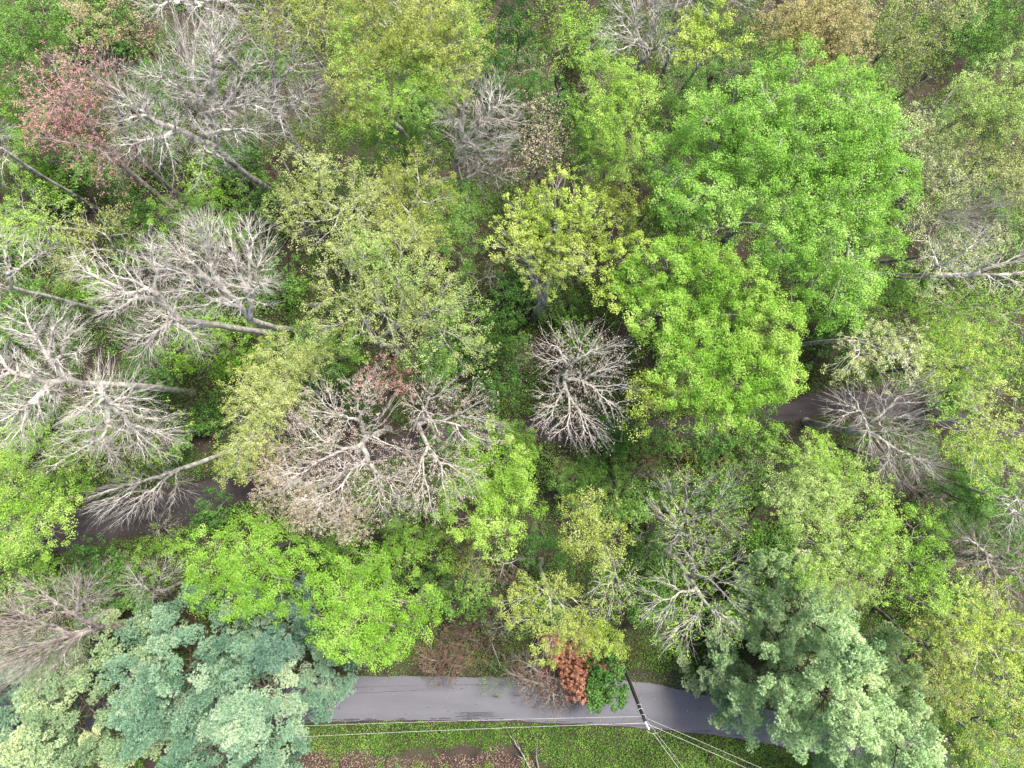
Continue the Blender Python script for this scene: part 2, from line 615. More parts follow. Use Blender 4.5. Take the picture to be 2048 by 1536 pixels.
def path_hw(x):
    return np.interp(x, [-25, -21], [1.75, 0.95])



def soil_mat():
    m, nt, out = new_mat('forest floor')
    geo = nt.nodes.new('ShaderNodeNewGeometry')
    n1 = nt.nodes.new('ShaderNodeTexNoise'); n1.inputs['Scale'].default_value = 0.35; n1.inputs['Detail'].default_value = 8
    n2 = nt.nodes.new('ShaderNodeTexNoise'); n2.inputs['Scale'].default_value = 6.0; n2.inputs['Detail'].default_value = 8
    for n in (n1, n2):
        nt.links.new(geo.outputs['Position'], n.inputs['Vector'])
    r1 = ramp(nt, [(0.35, (0.022, 0.016, 0.011, 1)), (0.52, (0.045, 0.034, 0.022, 1)), (0.66, (0.035, 0.055, 0.018, 1))])
    r2 = ramp(nt, [(0.3, (0.35, 0.35, 0.35, 1)), (0.7, (1.5, 1.45, 1.4, 1))])
    nt.links.new(n1.outputs['Fac'], r1.inputs[0]); nt.links.new(n2.outputs['Fac'], r2.inputs[0])
    mx = nt.nodes.new('ShaderNodeMix'); mx.data_type = 'RGBA'; mx.blend_type = 'MULTIPLY'; mx.inputs[0].default_value = 1
    nt.links.new(r1.outputs[0], mx.inputs[6]); nt.links.new(r2.outputs[0], mx.inputs[7])
    bs = nt.nodes.new('ShaderNodeBsdfPrincipled'); bs.inputs['Roughness'].default_value = 0.95
    nt.links.new(mx.outputs[2], bs.inputs['Base Color'])
    bp = nt.nodes.new('ShaderNodeBump'); bp.inputs['Strength'].default_value = 0.7; bp.inputs['Distance'].default_value = 0.1
    nt.links.new(n2.outputs['Fac'], bp.inputs['Height']); nt.links.new(bp.outputs[0], bs.inputs['Normal'])
    nt.links.new(bs.outputs[0], out.inputs['Surface'])
    return m


def asphalt_mat(name, base, patch, spec, sc=0.6):
    m, nt, out = new_mat(name)
    geo = nt.nodes.new('ShaderNodeNewGeometry')
    mp = nt.nodes.new('ShaderNodeMapping'); mp.inputs['Scale'].default_value = (0.25, 1.0, 1.0)
    nt.links.new(geo.outputs['Position'], mp.inputs['Vector'])
    n1 = nt.nodes.new('ShaderNodeTexNoise'); n1.inputs['Scale'].default_value = sc; n1.inputs['Detail'].default_value = 7
    nt.links.new(mp.outputs[0], n1.inputs['Vector'])
    n2 = nt.nodes.new('ShaderNodeTexNoise'); n2.inputs['Scale'].default_value = 22.0; n2.inputs['Detail'].default_value = 4
    nt.links.new(geo.outputs['Position'], n2.inputs['Vector'])
    r1 = ramp(nt, [(0.35, patch), (0.6, base)])
    r2 = ramp(nt, [(0.3, (spec[0],) * 3 + (1,)), (0.7, (spec[1],) * 3 + (1,))])
    nt.links.new(n1.outputs['Fac'], r1.inputs[0]); nt.links.new(n2.outputs['Fac'], r2.inputs[0])
    mx = nt.nodes.new('ShaderNodeMix'); mx.data_type = 'RGBA'; mx.blend_type = 'MULTIPLY'; mx.inputs[0].default_value = 1
    nt.links.new(r1.outputs[0], mx.inputs[6]); nt.links.new(r2.outputs[0], mx.inputs[7])
    bs = nt.nodes.new('ShaderNodeBsdfPrincipled'); bs.inputs['Roughness'].default_value = 0.85
    nt.links.new(mx.outputs[2], bs.inputs['Base Color'])
    bp = nt.nodes.new('ShaderNodeBump'); bp.inputs['Strength'].default_value = 0.4; bp.inputs['Distance'].default_value = 0.02
    nt.links.new(n2.outputs['Fac'], bp.inputs['Height']); nt.links.new(bp.outputs[0], bs.inputs['Normal'])
    nt.links.new(bs.outputs[0], out.inputs['Surface'])
    return m


def grid_mesh(name, xs, ys_fn, ny, z_fn, mat):
    """sheet between y0(x) and y1(x)"""
    nx = len(xs)
    V = np.zeros((nx, ny, 3))
    y0, y1 = ys_fn
    for j in range(ny):
        t = j / (ny - 1)
        V[:, j, 0] = xs
        V[:, j, 1] = y0 * (1 - t) + y1 * t
        V[:, j, 2] = z_fn(xs, V[:, j, 1], t)
    i, j = np.meshgrid(np.arange(nx - 1), np.arange(ny - 1), indexing='ij')
    a = (i * ny + j).ravel()
    f = np.stack([a, a + ny, a + ny + 1, a + 1], 1)
    o = mesh_np(name, V.reshape(-1, 3), f, mat, smooth=True)
    o['kind'] = 'structure'
    return o


def ground_z(x, y):
    p = np.stack([x, y, x * 0], 1)
    return 0.10 * noise3(p, 0.35, 3)


def path_d(x, y):
    return np.abs(y - poly_interp(PATH_MID, x))


def road_in(x, y, m=0.0):
    return (y < poly_interp(ROAD_TOP, x) + m) & (y > poly_interp(ROAD_BOT, x) - m)


gx = np.unique(np.concatenate([np.linspace(-400, -70, 12), np.linspace(-70, 70, 141), np.linspace(70, 400, 12)]))
gy = np.unique(np.concatenate([np.linspace(-400, -55, 12), np.linspace(-55, 55, 111), np.linspace(55, 400, 12)]))
GX, GY = np.meshgrid(gx, gy, indexing='ij')
gz = ground_z(GX.ravel(), GY.ravel())
near = (np.minimum(path_d(GX.ravel(), GY.ravel()), 4) < 3.2) | road_in(GX.ravel(), GY.ravel(), 1.2)
gz = np.where(near, -0.06, gz)
i, j = np.meshgrid(np.arange(len(gx) - 1), np.arange(len(gy) - 1), indexing='ij')
a = (i * len(gy) + j).ravel()
gf = np.stack([a, a + len(gy), a + len(gy) + 1, a + 1], 1)
g = mesh_np('ground', np.stack([GX.ravel(), GY.ravel(), gz], 1), gf, soil_mat(), smooth=True)
g['kind'] = 'structure'

xs = np.linspace(-62, 62, 500)
wob = 0.07 * noise3(np.stack([xs, xs * 0, xs * 0], 1), 1.6, 8)
top = poly_interp(ROAD_TOP, xs); bot = poly_interp(ROAD_BOT, xs)
ker = np.ones(25) / 25.0
sm_ = lambda v: np.convolve(np.pad(v, 12, mode='edge'), ker, mode='valid')
top, bot = sm_(top), sm_(bot)
grid_mesh('road', xs, (bot + wob, top + wob[::-1]), 9, lambda x, y, t: x * 0 + 0.03 + 0.07 * math.sin(t * math.pi),
          asphalt_mat('worn asphalt', (0.114, 0.112, 0.126, 1), (0.094, 0.092, 0.104, 1), (0.86, 1.14)))
pm = sm_(poly_interp(PATH_MID, xs))
grid_mesh('path', xs, (pm - path_hw(xs) + wob * 3, pm + path_hw(xs) + wob[::-1] * 3), 9, lambda x, y, t: x * 0 + 0.02 + 0.03 * math.sin(t * math.pi),
          asphalt_mat('dark cinder path', (0.038, 0.030, 0.030, 1), (0.020, 0.016, 0.016, 1), (0.45, 1.6), 1.4))


def line_strip(pts, w, rng, n=30, jag=0.02):
    """thin irregular strip through pixel points on the road surface, as quads"""
    p = np.array([P(a, b)[:2] for a, b in pts])
    s = np.concatenate([[0], np.cumsum(np.linalg.norm(np.diff(p, axis=0), axis=1))])
    t = np.linspace(0, s[-1], n)
    x = np.interp(t, s, p[:, 0]); y = np.interp(t, s, p[:, 1]) + rng.normal(size=n) * jag
    ww = w * (0.4 + 1.2 * rng.rand(n)); ww[0] *= 0.1; ww[-1] *= 0.1
    lo, hi = poly_interp(ROAD_BOT, x), poly_interp(ROAD_TOP, x)
    tt = np.clip((y - lo) / (hi - lo), 0, 1)
    z = 0.03 + 0.07 * np.sin(tt * np.pi) + 0.006
    d = np.stack([np.gradient(x), np.gradient(y)], 1); d /= np.linalg.norm(d, axis=1, keepdims=True)
    V = np.stack([np.stack([x - d[:, 1] * ww, y + d[:, 0] * ww, z], 1), np.stack([x + d[:, 1] * ww, y - d[:, 0] * ww, z], 1)], 1).reshape(-1, 3)
    k = np.arange(n - 1) * 2
    return V, np.stack([k, k + 1, k + 3, k + 2], 1)


r_ = np.random.RandomState(5)
st_parts = [line_strip([(640, 1389), (750, 1384), (850, 1379)], 0.02, r_, 40),
            line_strip([(640, 1377), (760, 1372), (900, 1369), (1050, 1369), (1150, 1372)], 0.014, r_, 60),
            line_strip([(1027, 1390), (1040, 1390)], 0.09, r_, 8), line_strip([(986, 1392), (1002, 1393)], 0.07, r_, 8),
            line_strip([(1036, 1390), (1070, 1390), (1100, 1391)], 0.03, r_, 20), line_strip([(966, 1391), (970, 1391)], 0.05, r_, 4)]
for k in range(26):
    cx = 925 + r_.rand() * 60; cy = 1419 + r_.rand() * 18
    st_parts.append(line_strip([(cx - 10 - r_.rand() * 10, cy + 2), (cx + 10 + r_.rand() * 8, cy - 2 + r_.rand() * 3)], 0.013 + 0.02 * r_.rand(), r_, 9, 0.03))
for k in range(40):
    cx = 640 + r_.rand() * 760; cy = 1365 + r_.rand() * 75
    if road_in(*[np.array([v]) for v in P(cx, cy)[:2]], m=-0.5)[0]:
        st_parts.append(line_strip([(cx, cy), (cx + 2 + r_.rand() * 5, cy + r_.normal())], 0.02 + 0.02 * r_.rand(), r_, 4, 0.01))
for k in range(46):   # broken dark lower edge
    cx = 600 + r_.rand() * 900
    yb = np.interp(cx, [a for a, b in ROAD_BOT], [b for a, b in ROAD_BOT]) - 2 - r_.rand() * 3
    st_parts.append(line_strip([(cx, yb), (cx + 8 + r_.rand() * 22, yb + 0.5)], 0.03 + 0.03 * r_.rand(), r_, 12, 0.02))
v, f = merge(st_parts)
tar_m, nt, out = new_mat('tar')
b_ = nt.nodes.new('ShaderNodeBsdfPrincipled'); b_.inputs['Base Color'].default_value = (0.045, 0.042, 0.05, 1); b_.inputs['Roughness'].default_value = 0.6
nt.links.new(b_.outputs[0], out.inputs['Surface'])
o = mesh_np('road_stains', v, f, tar_m)
o['kind'] = 'structure'


# ------------------------------------------------------------------ undergrowth, grass and litter (nobody could count them)
def scatter(name, label, n, x0, x1, y0, y1, mask, zf, size, pal, tintf, up=0.8, seed=1):
    r = np.random.RandomState(seed)
    p = np.stack([r.uniform(x0, x1, n), r.uniform(y0, y1, n), np.zeros(n)], 1)
    k = mask(p, r)
    p = p[k]
    p[:, 2] = zf(p, r)
    V, Q, ci = leaves(p, 1, 0.05, size, r, up=up)
    o = mesh_np(name, V, Q, LM(pal), tint=np.clip(tintf(p, r), 0, 1))
    o['label'] = label
    o['category'] = name.replace('_', ' ')
    o['kind'] = 'stuff'
    return o


def south(p):
    return p[:, 1] < poly_interp(ROAD_BOT, p[:, 0]) - 0.08 + 0.16 * noise3(p, 2.2, 50)


def verge_d(p):   # distance north of the road edge
    return p[:, 1] - poly_interp(ROAD_TOP, p[:, 0])


def hump(p):
    n = np.clip(noise3(p, 0.45, 21) * 0.6 + 0.35, 0, 1)
    return n * np.clip((path_d(p[:, 0], p[:, 1]) - path_hw(p[:, 0])) / 2.2, 0, 1) * np.clip((verge_d(p) - 1.0) / 3.5, 0, 1)


scatter('undergrowth', 'low mixed green undergrowth on the floor of the woods', 1200000, -62, 62, -33, 48,
        lambda p, r: (path_d(p[:, 0], p[:, 1]) > path_hw(p[:, 0]) + 0.1 + 0.4 * r.rand(len(p))) & (verge_d(p) > 1.2) &
        (noise3(p, 0.8, 22) + 0.5 * noise3(p, 2.6, 23) + 0.75 > r.rand(len(p)) * 0.8),
        lambda p, r: 0.08 + hump(p) * 2.8 * r.rand(len(p)) ** 0.35, 0.125, 'under',
        lambda p, r: 0.55 + 0.28 * noise3(p, 0.3, 24) + 0.16 * r.normal(size=len(p)), seed=31)
scatter('leaf_litter', 'fallen brown leaves scattered over bare ground between the trees', 36000, -62, 62, -45, 48,
        lambda p, r: ((path_d(p[:, 0], p[:, 1]) > path_hw(p[:, 0]) - 1.3 * r.rand(len(p)) ** 2) & (verge_d(p) > 0.15) & (noise3(p, 0.5, 40) > -0.2)) |
        (south(p) & (p[:, 1] < -34.7 - 1.0 * noise3(p, 0.7, 41) - np.clip(p[:, 0] + 1, 0, 14) * 0.6)),
        lambda p, r: 0.12 + 0.10 * r.rand(len(p)), 0.12, 'litter', lambda p, r: 0.5 + 0.22 * r.normal(size=len(p)), up=1.4, seed=32)
scatter('litter_bed', 'pinkish brown bed of dead leaves south of the road', 90000, -30, 30, -45, -29,
        lambda p, r: south(p) & (p[:, 1] < -34.7 - 1.0 * noise3(p, 0.7, 41) - np.clip(p[:, 0] + 1, 0, 14) * 0.6),
        lambda p, r: 0.12 + 0.18 * r.rand(len(p)), 0.10, 'litter', lambda p, r: 0.5 + 0.25 * r.normal(size=len(p)) + 0.15 * noise3(p, 0.9, 42), up=1.0, seed=33)
scatter('ground_cover', 'leafy bright green ground cover beyond the south edge of the road', 420000, -62, 62, -46, -29,
        lambda p, r: south(p) & ((p[:, 1] > -34.9 - 0.9 * noise3(p, 0.5, 41) - np.clip(p[:, 0] - 1, 0, 20) * 0.6 + 0.6 * r.rand(len(p))) | (noise3(p, 1.2, 43) > 0.2)),
        lambda p, r: 0.10 + 0.6 * r.rand(len(p)) * np.clip(0.6 + 0.6 * noise3(p, 2.0, 48), 0.1, 1) * np.clip((poly_interp(ROAD_BOT, p[:, 0]) - p[:, 1]) / 1.0, 0.1, 1), 0.105, 'grass',
        lambda p, r: 0.42 + 0.3 * noise3(p, 1.1, 44) + 0.2 * r.normal(size=len(p)), up=0.7, seed=34)
scatter('grass', 'short mown grass verge along the north edge of the road', 150000, -62, 62, -44, -24,
        lambda p, r: (verge_d(p) > -0.08 + 0.15 * noise3(p, 2.5, 46)) & (verge_d(p) < 3.2 + 0.8 * noise3(p, 0.6, 45)) & (noise3(p, 1.4, 46) > -1.0),
        lambda p, r: 0.06 + 0.06 * r.rand(len(p)), 0.10, 'grass',
        lambda p, r: 0.36 + 0.24 * noise3(p, 0.8, 47) + 0.16 * r.normal(size=len(p)), up=0.6, seed=35)

# ------------------------------------------------------------------ trees
T = tree
# --- top left
T('leafy_tree', 'mid green leafy tree filling the top left corner', 'medium', 'mid', 15, [(60, 45, 85), (20, 120, 60, 1), (100, 110, 50, 2)])
T('leafy_tree', 'bright green tree at the left edge above the dark leaning trunk', 'medium', 'cool', 12, [(20, 210, 70), (70, 240, 50, 2), (30, 300, 45, 3)], td=5)
T('budding_tree', 'tree with orange tan spring buds near the top left corner', 'medium', 'tan', 17, [(180, 35, 55), (240, 50, 55), (290, 75, 40, 1)], bark='brown', td=5, lp=27, cover=0.8)
T('bare_tree', 'leafless tree with thick twisting white limbs cut by the top edge', 'bare', None, 19, [(390, -10, 95), (320, 20, 60), (460, 30, 70)], bark='white', fork=(372, 6, 12), wig=0.16, td=16.15)
T('red_budded_tree', 'tree with pinkish red buds on grey twigs at upper left', 'buds', 'red', 17, [(120, 190, 75), (190, 160, 70), (90, 250, 55, 1), (170, 260, 80, 1), (230, 330, 60, 5)], bark='rosy', fork=(205, 290, 9), base=(328, 405), lp=8, td=14.85, cover=0.75)
T('bare_tree', 'large leafless whitish tree with wide fanning limbs at upper left', 'bare', None, 20,
  [(400, 180, 100), (310, 210, 90), (430, 100, 80), (490, 230, 80), (270, 270, 60, 1), (380, 270, 90, 1)], bark='pale', fork=(440, 302, 11.5), base=(556, 392), rmax=0.32)
T('bare_tree', 'slim leafless tree just right of the pink budded tree', 'bare', None, 17, [(255, 190, 60), (225, 130, 45), (290, 300, 50, 3)], bark='grey', fork=(275, 320, 9), base=(372, 405), td=29.07)
T('bare_tree', 'leafless upright grey tree beside the large yellow olive crown', 'bare', None, 18, [(560, 100, 75), (610, 170, 65), (540, 190, 65), (590, 240, 60, 3)], bark='pale', fork=(556, 240, 9), td=35.53)
T('budding_tree', 'thin olive budded tree at the top edge left of the yellow olive crown', 'sparse', 'olive', 18, [(600, 20, 70), (540, 45, 50), (650, 60, 50)], bark='pale', td=10.8)
T('budding_tree', 'sparse olive tree filling the gap under the two leafless crowns at upper left', 'sparse', 'olive', 12, [(650, 210, 60), (640, 290, 50)], bark='grey', td=8.1, cover=0.6)
T('bare_tree', 'leafless tree at the left edge above a long dark trunk', 'bare', None, 18, [(-15, 310, 60), (10, 270, 40)], bark='pale', fork=(0, 295, 12), base=(190, 415), td=25.84, rmax=0.28)
T('leafy_tree', 'big yellow olive tree in full spring leaf at the top centre left', 'fine', ['olive', 'lime'], 20,
  [(740, 60, 85), (830, 40, 90), (900, 60, 80), (790, 130, 90), (720, 150, 60, 1), (880, 140, 75, 1), (760, 210, 60, 2), (950, 70, 40, 1), (700, 240, 35, 3)], bark='pale', fork=(770, 235, 9), rmax=0.34, lp=32)
T('leafy_tree', 'mid green tree in the gap below the yellow olive crown', 'medium', 'mid', 11, [(780, 285, 65), (840, 300, 55), (730, 300, 45)], td=6)
T('bare_tree', 'leafless pale tree with upswept limbs in the upper centre', 'bare', None, 18, [(955, 200, 70), (1000, 250, 60), (915, 240, 50), (960, 290, 65, 2)], bark='white', fork=(912, 330, 9), t0=0.22)
T('bare_tree', 'small low leafless tree beneath the pale upswept one', 'bare', None, 13, [(1000, 330, 55), (960, 350, 45)], bark='pale', fork=(925, 365, 7), td=29.07)
T('budding_tree', 'twiggy grey tree with few tan buds between the bare tree and the lime crown', 'sparse', 'beigebud', 16, [(1080, 240, 55), (1060, 310, 60), (1110, 290, 45)], bark='grey', td=16.2, lp=4, fork=(1065, 390, 6))
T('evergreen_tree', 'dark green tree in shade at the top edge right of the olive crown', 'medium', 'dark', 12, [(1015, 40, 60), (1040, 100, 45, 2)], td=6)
T('leafy_tree', 'narrow yellow green tree at the top edge with thin upright twigs', 'sparse', 'lime', 17, [(1120, 20, 50), (1135, 80, 45), (1160, 40, 40), (1110, 130, 30, 2)], td=13.5, lp=10, bark='grey', fork=(1115, 180, 5))
T('shrub', 'dark understory shrub in the deep gap below the narrow top tree', 'medium', 'deep', 5, [(1080, 190, 50), (1010, 190, 35)], cat='shrub')
T('leafy_tree', 'pale lime tree with a tall narrow crown left of the huge green one', 'fine', 'lime', 19, [(1210, 170, 60), (1250, 190, 60), (1195, 230, 50), (1240, 260, 65), (1215, 320, 55, 2), (1290, 190, 30)], bark='grey', fork=(1205, 380, 7), lp=27)
T('bare_tree', 'leafless white tree at the top edge left of the crooked trunk', 'bare', None, 19, [(1270, 50, 75), (1310, 20, 60), (1225, 80, 45), (1320, 90, 45)], bark='white', fork=(1293, 110, 11), td=35.53)
T('budding_tree', 'round yellow green crown on a long crooked pale trunk', 'tuft', 'chart', 19, [(1420, 60, 60), (1385, 80, 40), (1455, 75, 40), (1400, 115, 40)], bark='pale', fork=(1392, 140, 13.5), base=(1310, 250), wig=0.1, td=4)
T('bare_tree', 'white leafless limbs reaching in over the top edge', 'bare', None, 20, [(1430, -20, 60), (1500, -10, 50), (1360, -10, 50)], bark='white', td=19.38, wig=0.13)
T('golden_tree', 'golden orange tree with fine brushlike upswept twigs at the top', 'buds', 'gold', 19, [(1620, 50, 80), (1670, 80, 65), (1580, 60, 60), (1640, 110, 65, 1), (1690, 30, 50)], bark='pale', fork=(1525, 155, 5), lp=19, td=20.25, t0=0.16, cr=0.22, vr=0.9)
T('budding_tree', 'muted olive tree on the top edge right of the golden one', 'fine', 'paleolive', 17, [(1780, 30, 65), (1850, 60, 65), (1790, 110, 50, 1), (1920, 20, 50)], bark='grey', lp=12)
T('leafy_tree', 'soft green tree in the top right corner', 'medium', 'mid', 17, [(2000, 60, 70), (1960, 110, 50, 1), (2050, 10, 50)])
T('budding_tree', 'brownish olive twiggy tree in the dark gap at upper right', 'sparse', 'olive', 12, [(1860, 180, 60), (1800, 160, 40), (1900, 230, 45)], bark='rosy', td=10.8, cover=0.5)
T('leafy_tree', 'pale yellowish green crown at the right edge near the top', 'fine', 'palegreen', 18, [(1990, 180, 75), (1940, 210, 50), (2030, 240, 60)], lp=30)
# --- right side
T('leafy_tree', 'huge rounded fresh green tree right of centre in the upper half', 'dense', 'cool', 21,
  [(1590, 190, 75), (1520, 230, 70), (1680, 210, 75), (1730, 290, 75), (1620, 290, 90), (1530, 330, 80), (1420, 260, 65, 1.5), (1360, 320, 55, 3),
   (1440, 390, 75, 1), (1370, 420, 50, 3), (1600, 400, 85), (1700, 390, 80), (1780, 360, 55, 2), (1660, 490, 80, 1), (1570, 490, 65, 1), (1660, 590, 65, 3), (1720, 570, 45, 4), (1770, 470, 40, 3)],
  bark='pale', rmax=0.42, lp=92, td=6.4, gap=-0.5)
T('leafy_tree', 'dense saturated green tree below the huge crown', 'dense', ['sat', 'lime'], 19,
  [(1326, 540, 65), (1406, 550, 65), (1486, 590, 70), (1336, 630, 70), (1426, 660, 85), (1536, 670, 65), (1486, 750, 80), (1386, 750, 65), (1546, 740, 50, 1), (1456, 830, 50, 1), (1256, 560, 35, 2)],
  bark='grey', rmax=0.38, td=5.6, cr=0.44, lp=150)
T('leafy_tree', 'yellowish green tree tucked against the lower left of the dense green one', 'dense', 'chart', 17, [(1330, 730, 55), (1350, 800, 60), (1290, 790, 40), (1270, 850, 28, 2), (1400, 810, 35)], td=3.6, lp=61)
T('leafy_tree', 'chartreuse tree between the yellow crown and the dense green one', 'tuft', 'chart', 17, [(1230, 530, 50), (1220, 590, 35), (1270, 500, 35)], td=4.5, bark='grey')
T('leafy_tree', 'bright yellow flowering maple crown with pale radiating twigs', 'tuft', ['chart', 'yellow'], 18,
  [(1110, 400, 55), (1060, 440, 60), (1130, 470, 65), (1030, 490, 50), (1090, 530, 60), (1160, 520, 35), (1180, 430, 40)], bark='pale', fork=(1085, 610, 6), td=8, lp=40, gap=-0.35, cr=0.26, rt=0.016, low=-0.1)
T('leafy_tree', 'loose yellow green tree between the bright yellow crown and the huge green tree', 'tuft', 'yellow', 15, [(1250, 400, 55), (1230, 450, 50), (1200, 400, 35)], td=5, lp=40)
T('leafy_tree', 'small mid green tree glimpsed left of the pale lime crown foot', 'medium', 'deep', 10, [(1165, 330, 40), (1175, 290, 30)])
T('leafy_tree', 'mid green tree glimpsed between the yellow crown and the huge green tree', 'medium', 'deep', 10, [(1330, 420, 45), (1320, 350, 40)])
T('budding_tree', 'cream leaved tree leaning out right of the huge green crown', 'fine', 'cream', 16, [(1850, 320, 55), (1880, 390, 60), (1830, 430, 45)], bark='grey', lp=10)
T('budding_tree', 'soft olive crown at the right edge in the upper half', 'fine', 'paleolive', 17, [(1980, 320, 70), (2030, 390, 60), (1950, 260, 50)], bark='grey', lp=19)
T('bare_tree', 'leafless fan of fine twigs between two olive crowns at the right edge', 'bare', None, 17, [(1960, 420, 65), (1910, 440, 50), (2010, 400, 40)], bark='pale', fork=(1800, 460, 8), td=22.61, t0=0.18)
T('bare_tree', 'lichen white forked tree reaching horizontally to the right edge', 'sparse', 'cream', 18, [(1900, 520, 60), (1980, 520, 65), (2040, 540, 60), (1850, 490, 40)], bark='white', fork=(1850, 553, 12), base=(1722, 548), td=9.45, lp=6, rt=0.013, rmax=0.3, cover=0.6)
T('leafy_tree', 'yellow green tree at the right edge in the middle', 'medium', 'lime', 14, [(1960, 620, 65), (2030, 640, 60), (1880, 610, 50)], bark='pale', td=7, lp=19)
T('leafy_tree', 'loose green sapling crown right of the dense green tree', 'sparse', 'lime', 11, [(1790, 600, 55), (1840, 650, 55), (1740, 640, 45)], lp=19, td=8.1)
T('budding_tree', 'cream tufted tree with a crooked pale limb above the dark path', 'tuft', 'cream', 15, [(1740, 690, 55), (1790, 730, 55), (1690, 730, 45), (1810, 680, 40)], bark='white', fork=(1680, 680, 9), td=6, lp=28, cr=0.25)
T('leafy_tree', 'scattered yellow leaved tree near the right edge above the lower bare tree', 'sparse', 'chart', 15, [(1990, 720, 60), (1920, 700, 50), (1870, 740, 40)], bark='grey', td=12.15)
T('bare_tree', 'leafless grey tree spreading over the right part of the dark path', 'bare', None, 16, [(1780, 830, 75), (1840, 780, 50), (1700, 810, 60), (1830, 910, 65), (1760, 900, 55)], bark='pale', fork=(1690, 860, 8), td=25.84, t0=0.2)
T('bare_tree', 'small leafless tree just below the one spreading over the dark path', 'bare', None, 13, [(1830, 940, 60), (1780, 960, 45)], bark='grey', fork=(1720, 905, 6), td=32.3)
T('budding_tree', 'pale branched tree with lime leaves at the right edge in the lower half', 'sparse', 'chart', 17, [(1990, 820, 65), (1930, 860, 60), (2030, 890, 55), (1960, 920, 45)], bark='white', td=10.8, fork=(1930, 840, 9))
T('bare_tree', 'stout white barked tree leaning out of the right edge', 'bare', None, 18, [(2060, 1010, 60), (2080, 1060, 50), (2030, 1030, 40)], bark='white', fork=(2000, 1000, 11), base=(1850, 950), td=19.38, wig=0.13)
T('bare_tree', 'leafless thicket of grey twigs at the lower right edge', 'bare', None, 12, [(1980, 1120, 70), (2040, 1100, 50), (1920, 1070, 45), (2020, 1180, 50)], bark='rosy', td=29.07)
T('leafy_tree', 'large pale green crown at lower right', 'fine', ['palegreen', 'lime'], 18, [(1600, 930, 60), (1660, 960, 75), (1720, 1010, 70), (1600, 1010, 60), (1660, 1080, 75), (1740, 1090, 55), (1700, 1150, 60, 1), (1620, 1140, 50, 1), (1570, 880, 35, 1)], bark='grey', lp=30, rmax=0.3)
T('leafy_tree', 'narrow bright green tree along the right side of the pale green crown', 'medium', 'sat', 14, [(1830, 1060, 50), (1850, 1120, 50), (1820, 1170, 45), (1800, 1040, 30), (1870, 1190, 35)], lp=40)
T('leafy_tree', 'dark green crown in the gap at lower right', 'medium', 'deep', 8, [(1900, 1010, 65), (1940, 960, 50), (1980, 1040, 55)])
T('leafy_tree', 'yellow olive tree along the lower right edge', 'sparse', ['chart', 'olive'], 15, [(1960, 1220, 70), (2030, 1280, 60), (1990, 1330, 70), (1920, 1270, 50)], bark='pale', td=16, lp=20)
T('leafy_tree', 'yellow green tree in the bottom right corner', 'medium', ['lime', 'olive'], 15, [(2000, 1430, 75), (1960, 1500, 70), (2050, 1500, 60), (1920, 1400, 40)], td=7, lp=27)
T('budding_tree', 'cream flecked tree behind the white forked limbs at the right edge', 'sparse', 'cream', 15, [(1900, 500, 60), (1960, 470, 55), (1850, 560, 40)], bark='pale', cover=0.8)
T('leafy_tree', 'lime flecked twiggy crown between the cream tufted tree and right edge', 'sparse', 'lime', 14, [(1900, 650, 55), (1860, 700, 50), (1940, 760, 50)], bark='pale')
T('budding_tree', 'pale cream budded crown just right of the huge green tree', 'sparse', 'cream', 16, [(1830, 260, 45), (1870, 300, 50), (1900, 350, 45)], bark='pale')
T('leafy_tree', 'lime crown at the right edge below the pale branched tree', 'medium', 'lime', 13, [(2000, 940, 60), (1940, 900, 40)], bark='pale', td=6, lp=40)
T('leafy_tree', 'olive green sapling clump hiding the road past the right pines', 'medium', ['mid', 'olive'], 9, [(1900, 1470, 45), (1935, 1500, 45), (1875, 1440, 35), (1925, 1535, 40)], bark='grey')
T('shrub', 'green bushes hiding the road in the bottom right corner', 'medium', 'mid', 5, [(1930, 1500, 45), (2000, 1520, 45), (1960, 1470, 40), (2045, 1545, 40)], cat='shrub')
T('leafy_tree', 'olive twiggy crown between the right pines and the yellow olive edge tree', 'sparse', 'olive', 13, [(1880, 1320, 60), (1850, 1250, 45), (1900, 1390, 50)], bark='grey')
T('leafy_tree', 'fresh green crown filling the gap left of the huge tree top', 'medium', 'mid', 13, [(1340, 240, 50), (1370, 180, 45), (1460, 170, 50), (1300, 290, 40)])
# --- centre
T('leafy_tree', 'pale olive fine leaved tree left of centre', 'fine', 'paleolive', 18, [(600, 350, 55), (660, 360, 60), (580, 410, 50), (640, 430, 70), (720, 390, 60), (700, 460, 60)], bark='pale', lp=24, td=9)
T('leafy_tree', 'mid green tree in the upper centre between two olive crowns', 'fine', 'olive', 16, [(820, 360, 60), (780, 430, 65), (870, 400, 50), (830, 480, 60)], bark='pale', lp=24)
T('leafy_tree', 'darker green tree below the bare upswept tree in the upper centre', 'medium', 'mid', 13, [(900, 440, 60), (920, 500, 55), (940, 400, 40)], lp=45)
T('leafy_tree', 'wide pale olive crown on twisting white limbs in the centre left', 'fine', ['paleolive', 'palegreen'], 20,
  [(700, 540, 75), (790, 540, 80), (860, 590, 75), (660, 620, 65), (760, 630, 90), (860, 660, 75), (930, 640, 60), (950, 700, 45, 1), (720, 500, 50)], bark='pale', fork=(760, 690, 8), rmax=0.36, wig=0.1, lp=20, td=9)
T('leafy_tree', 'fresh green understory tree below the twisting white limbs', 'medium', 'mid', 9, [(660, 720, 55), (620, 680, 40)], lp=40)
T('leafy_tree', 'small green tree peeping between the pale olive crown and the pink buds', 'medium', 'mid', 9, [(860, 730, 45), (900, 740, 30)], lp=40)
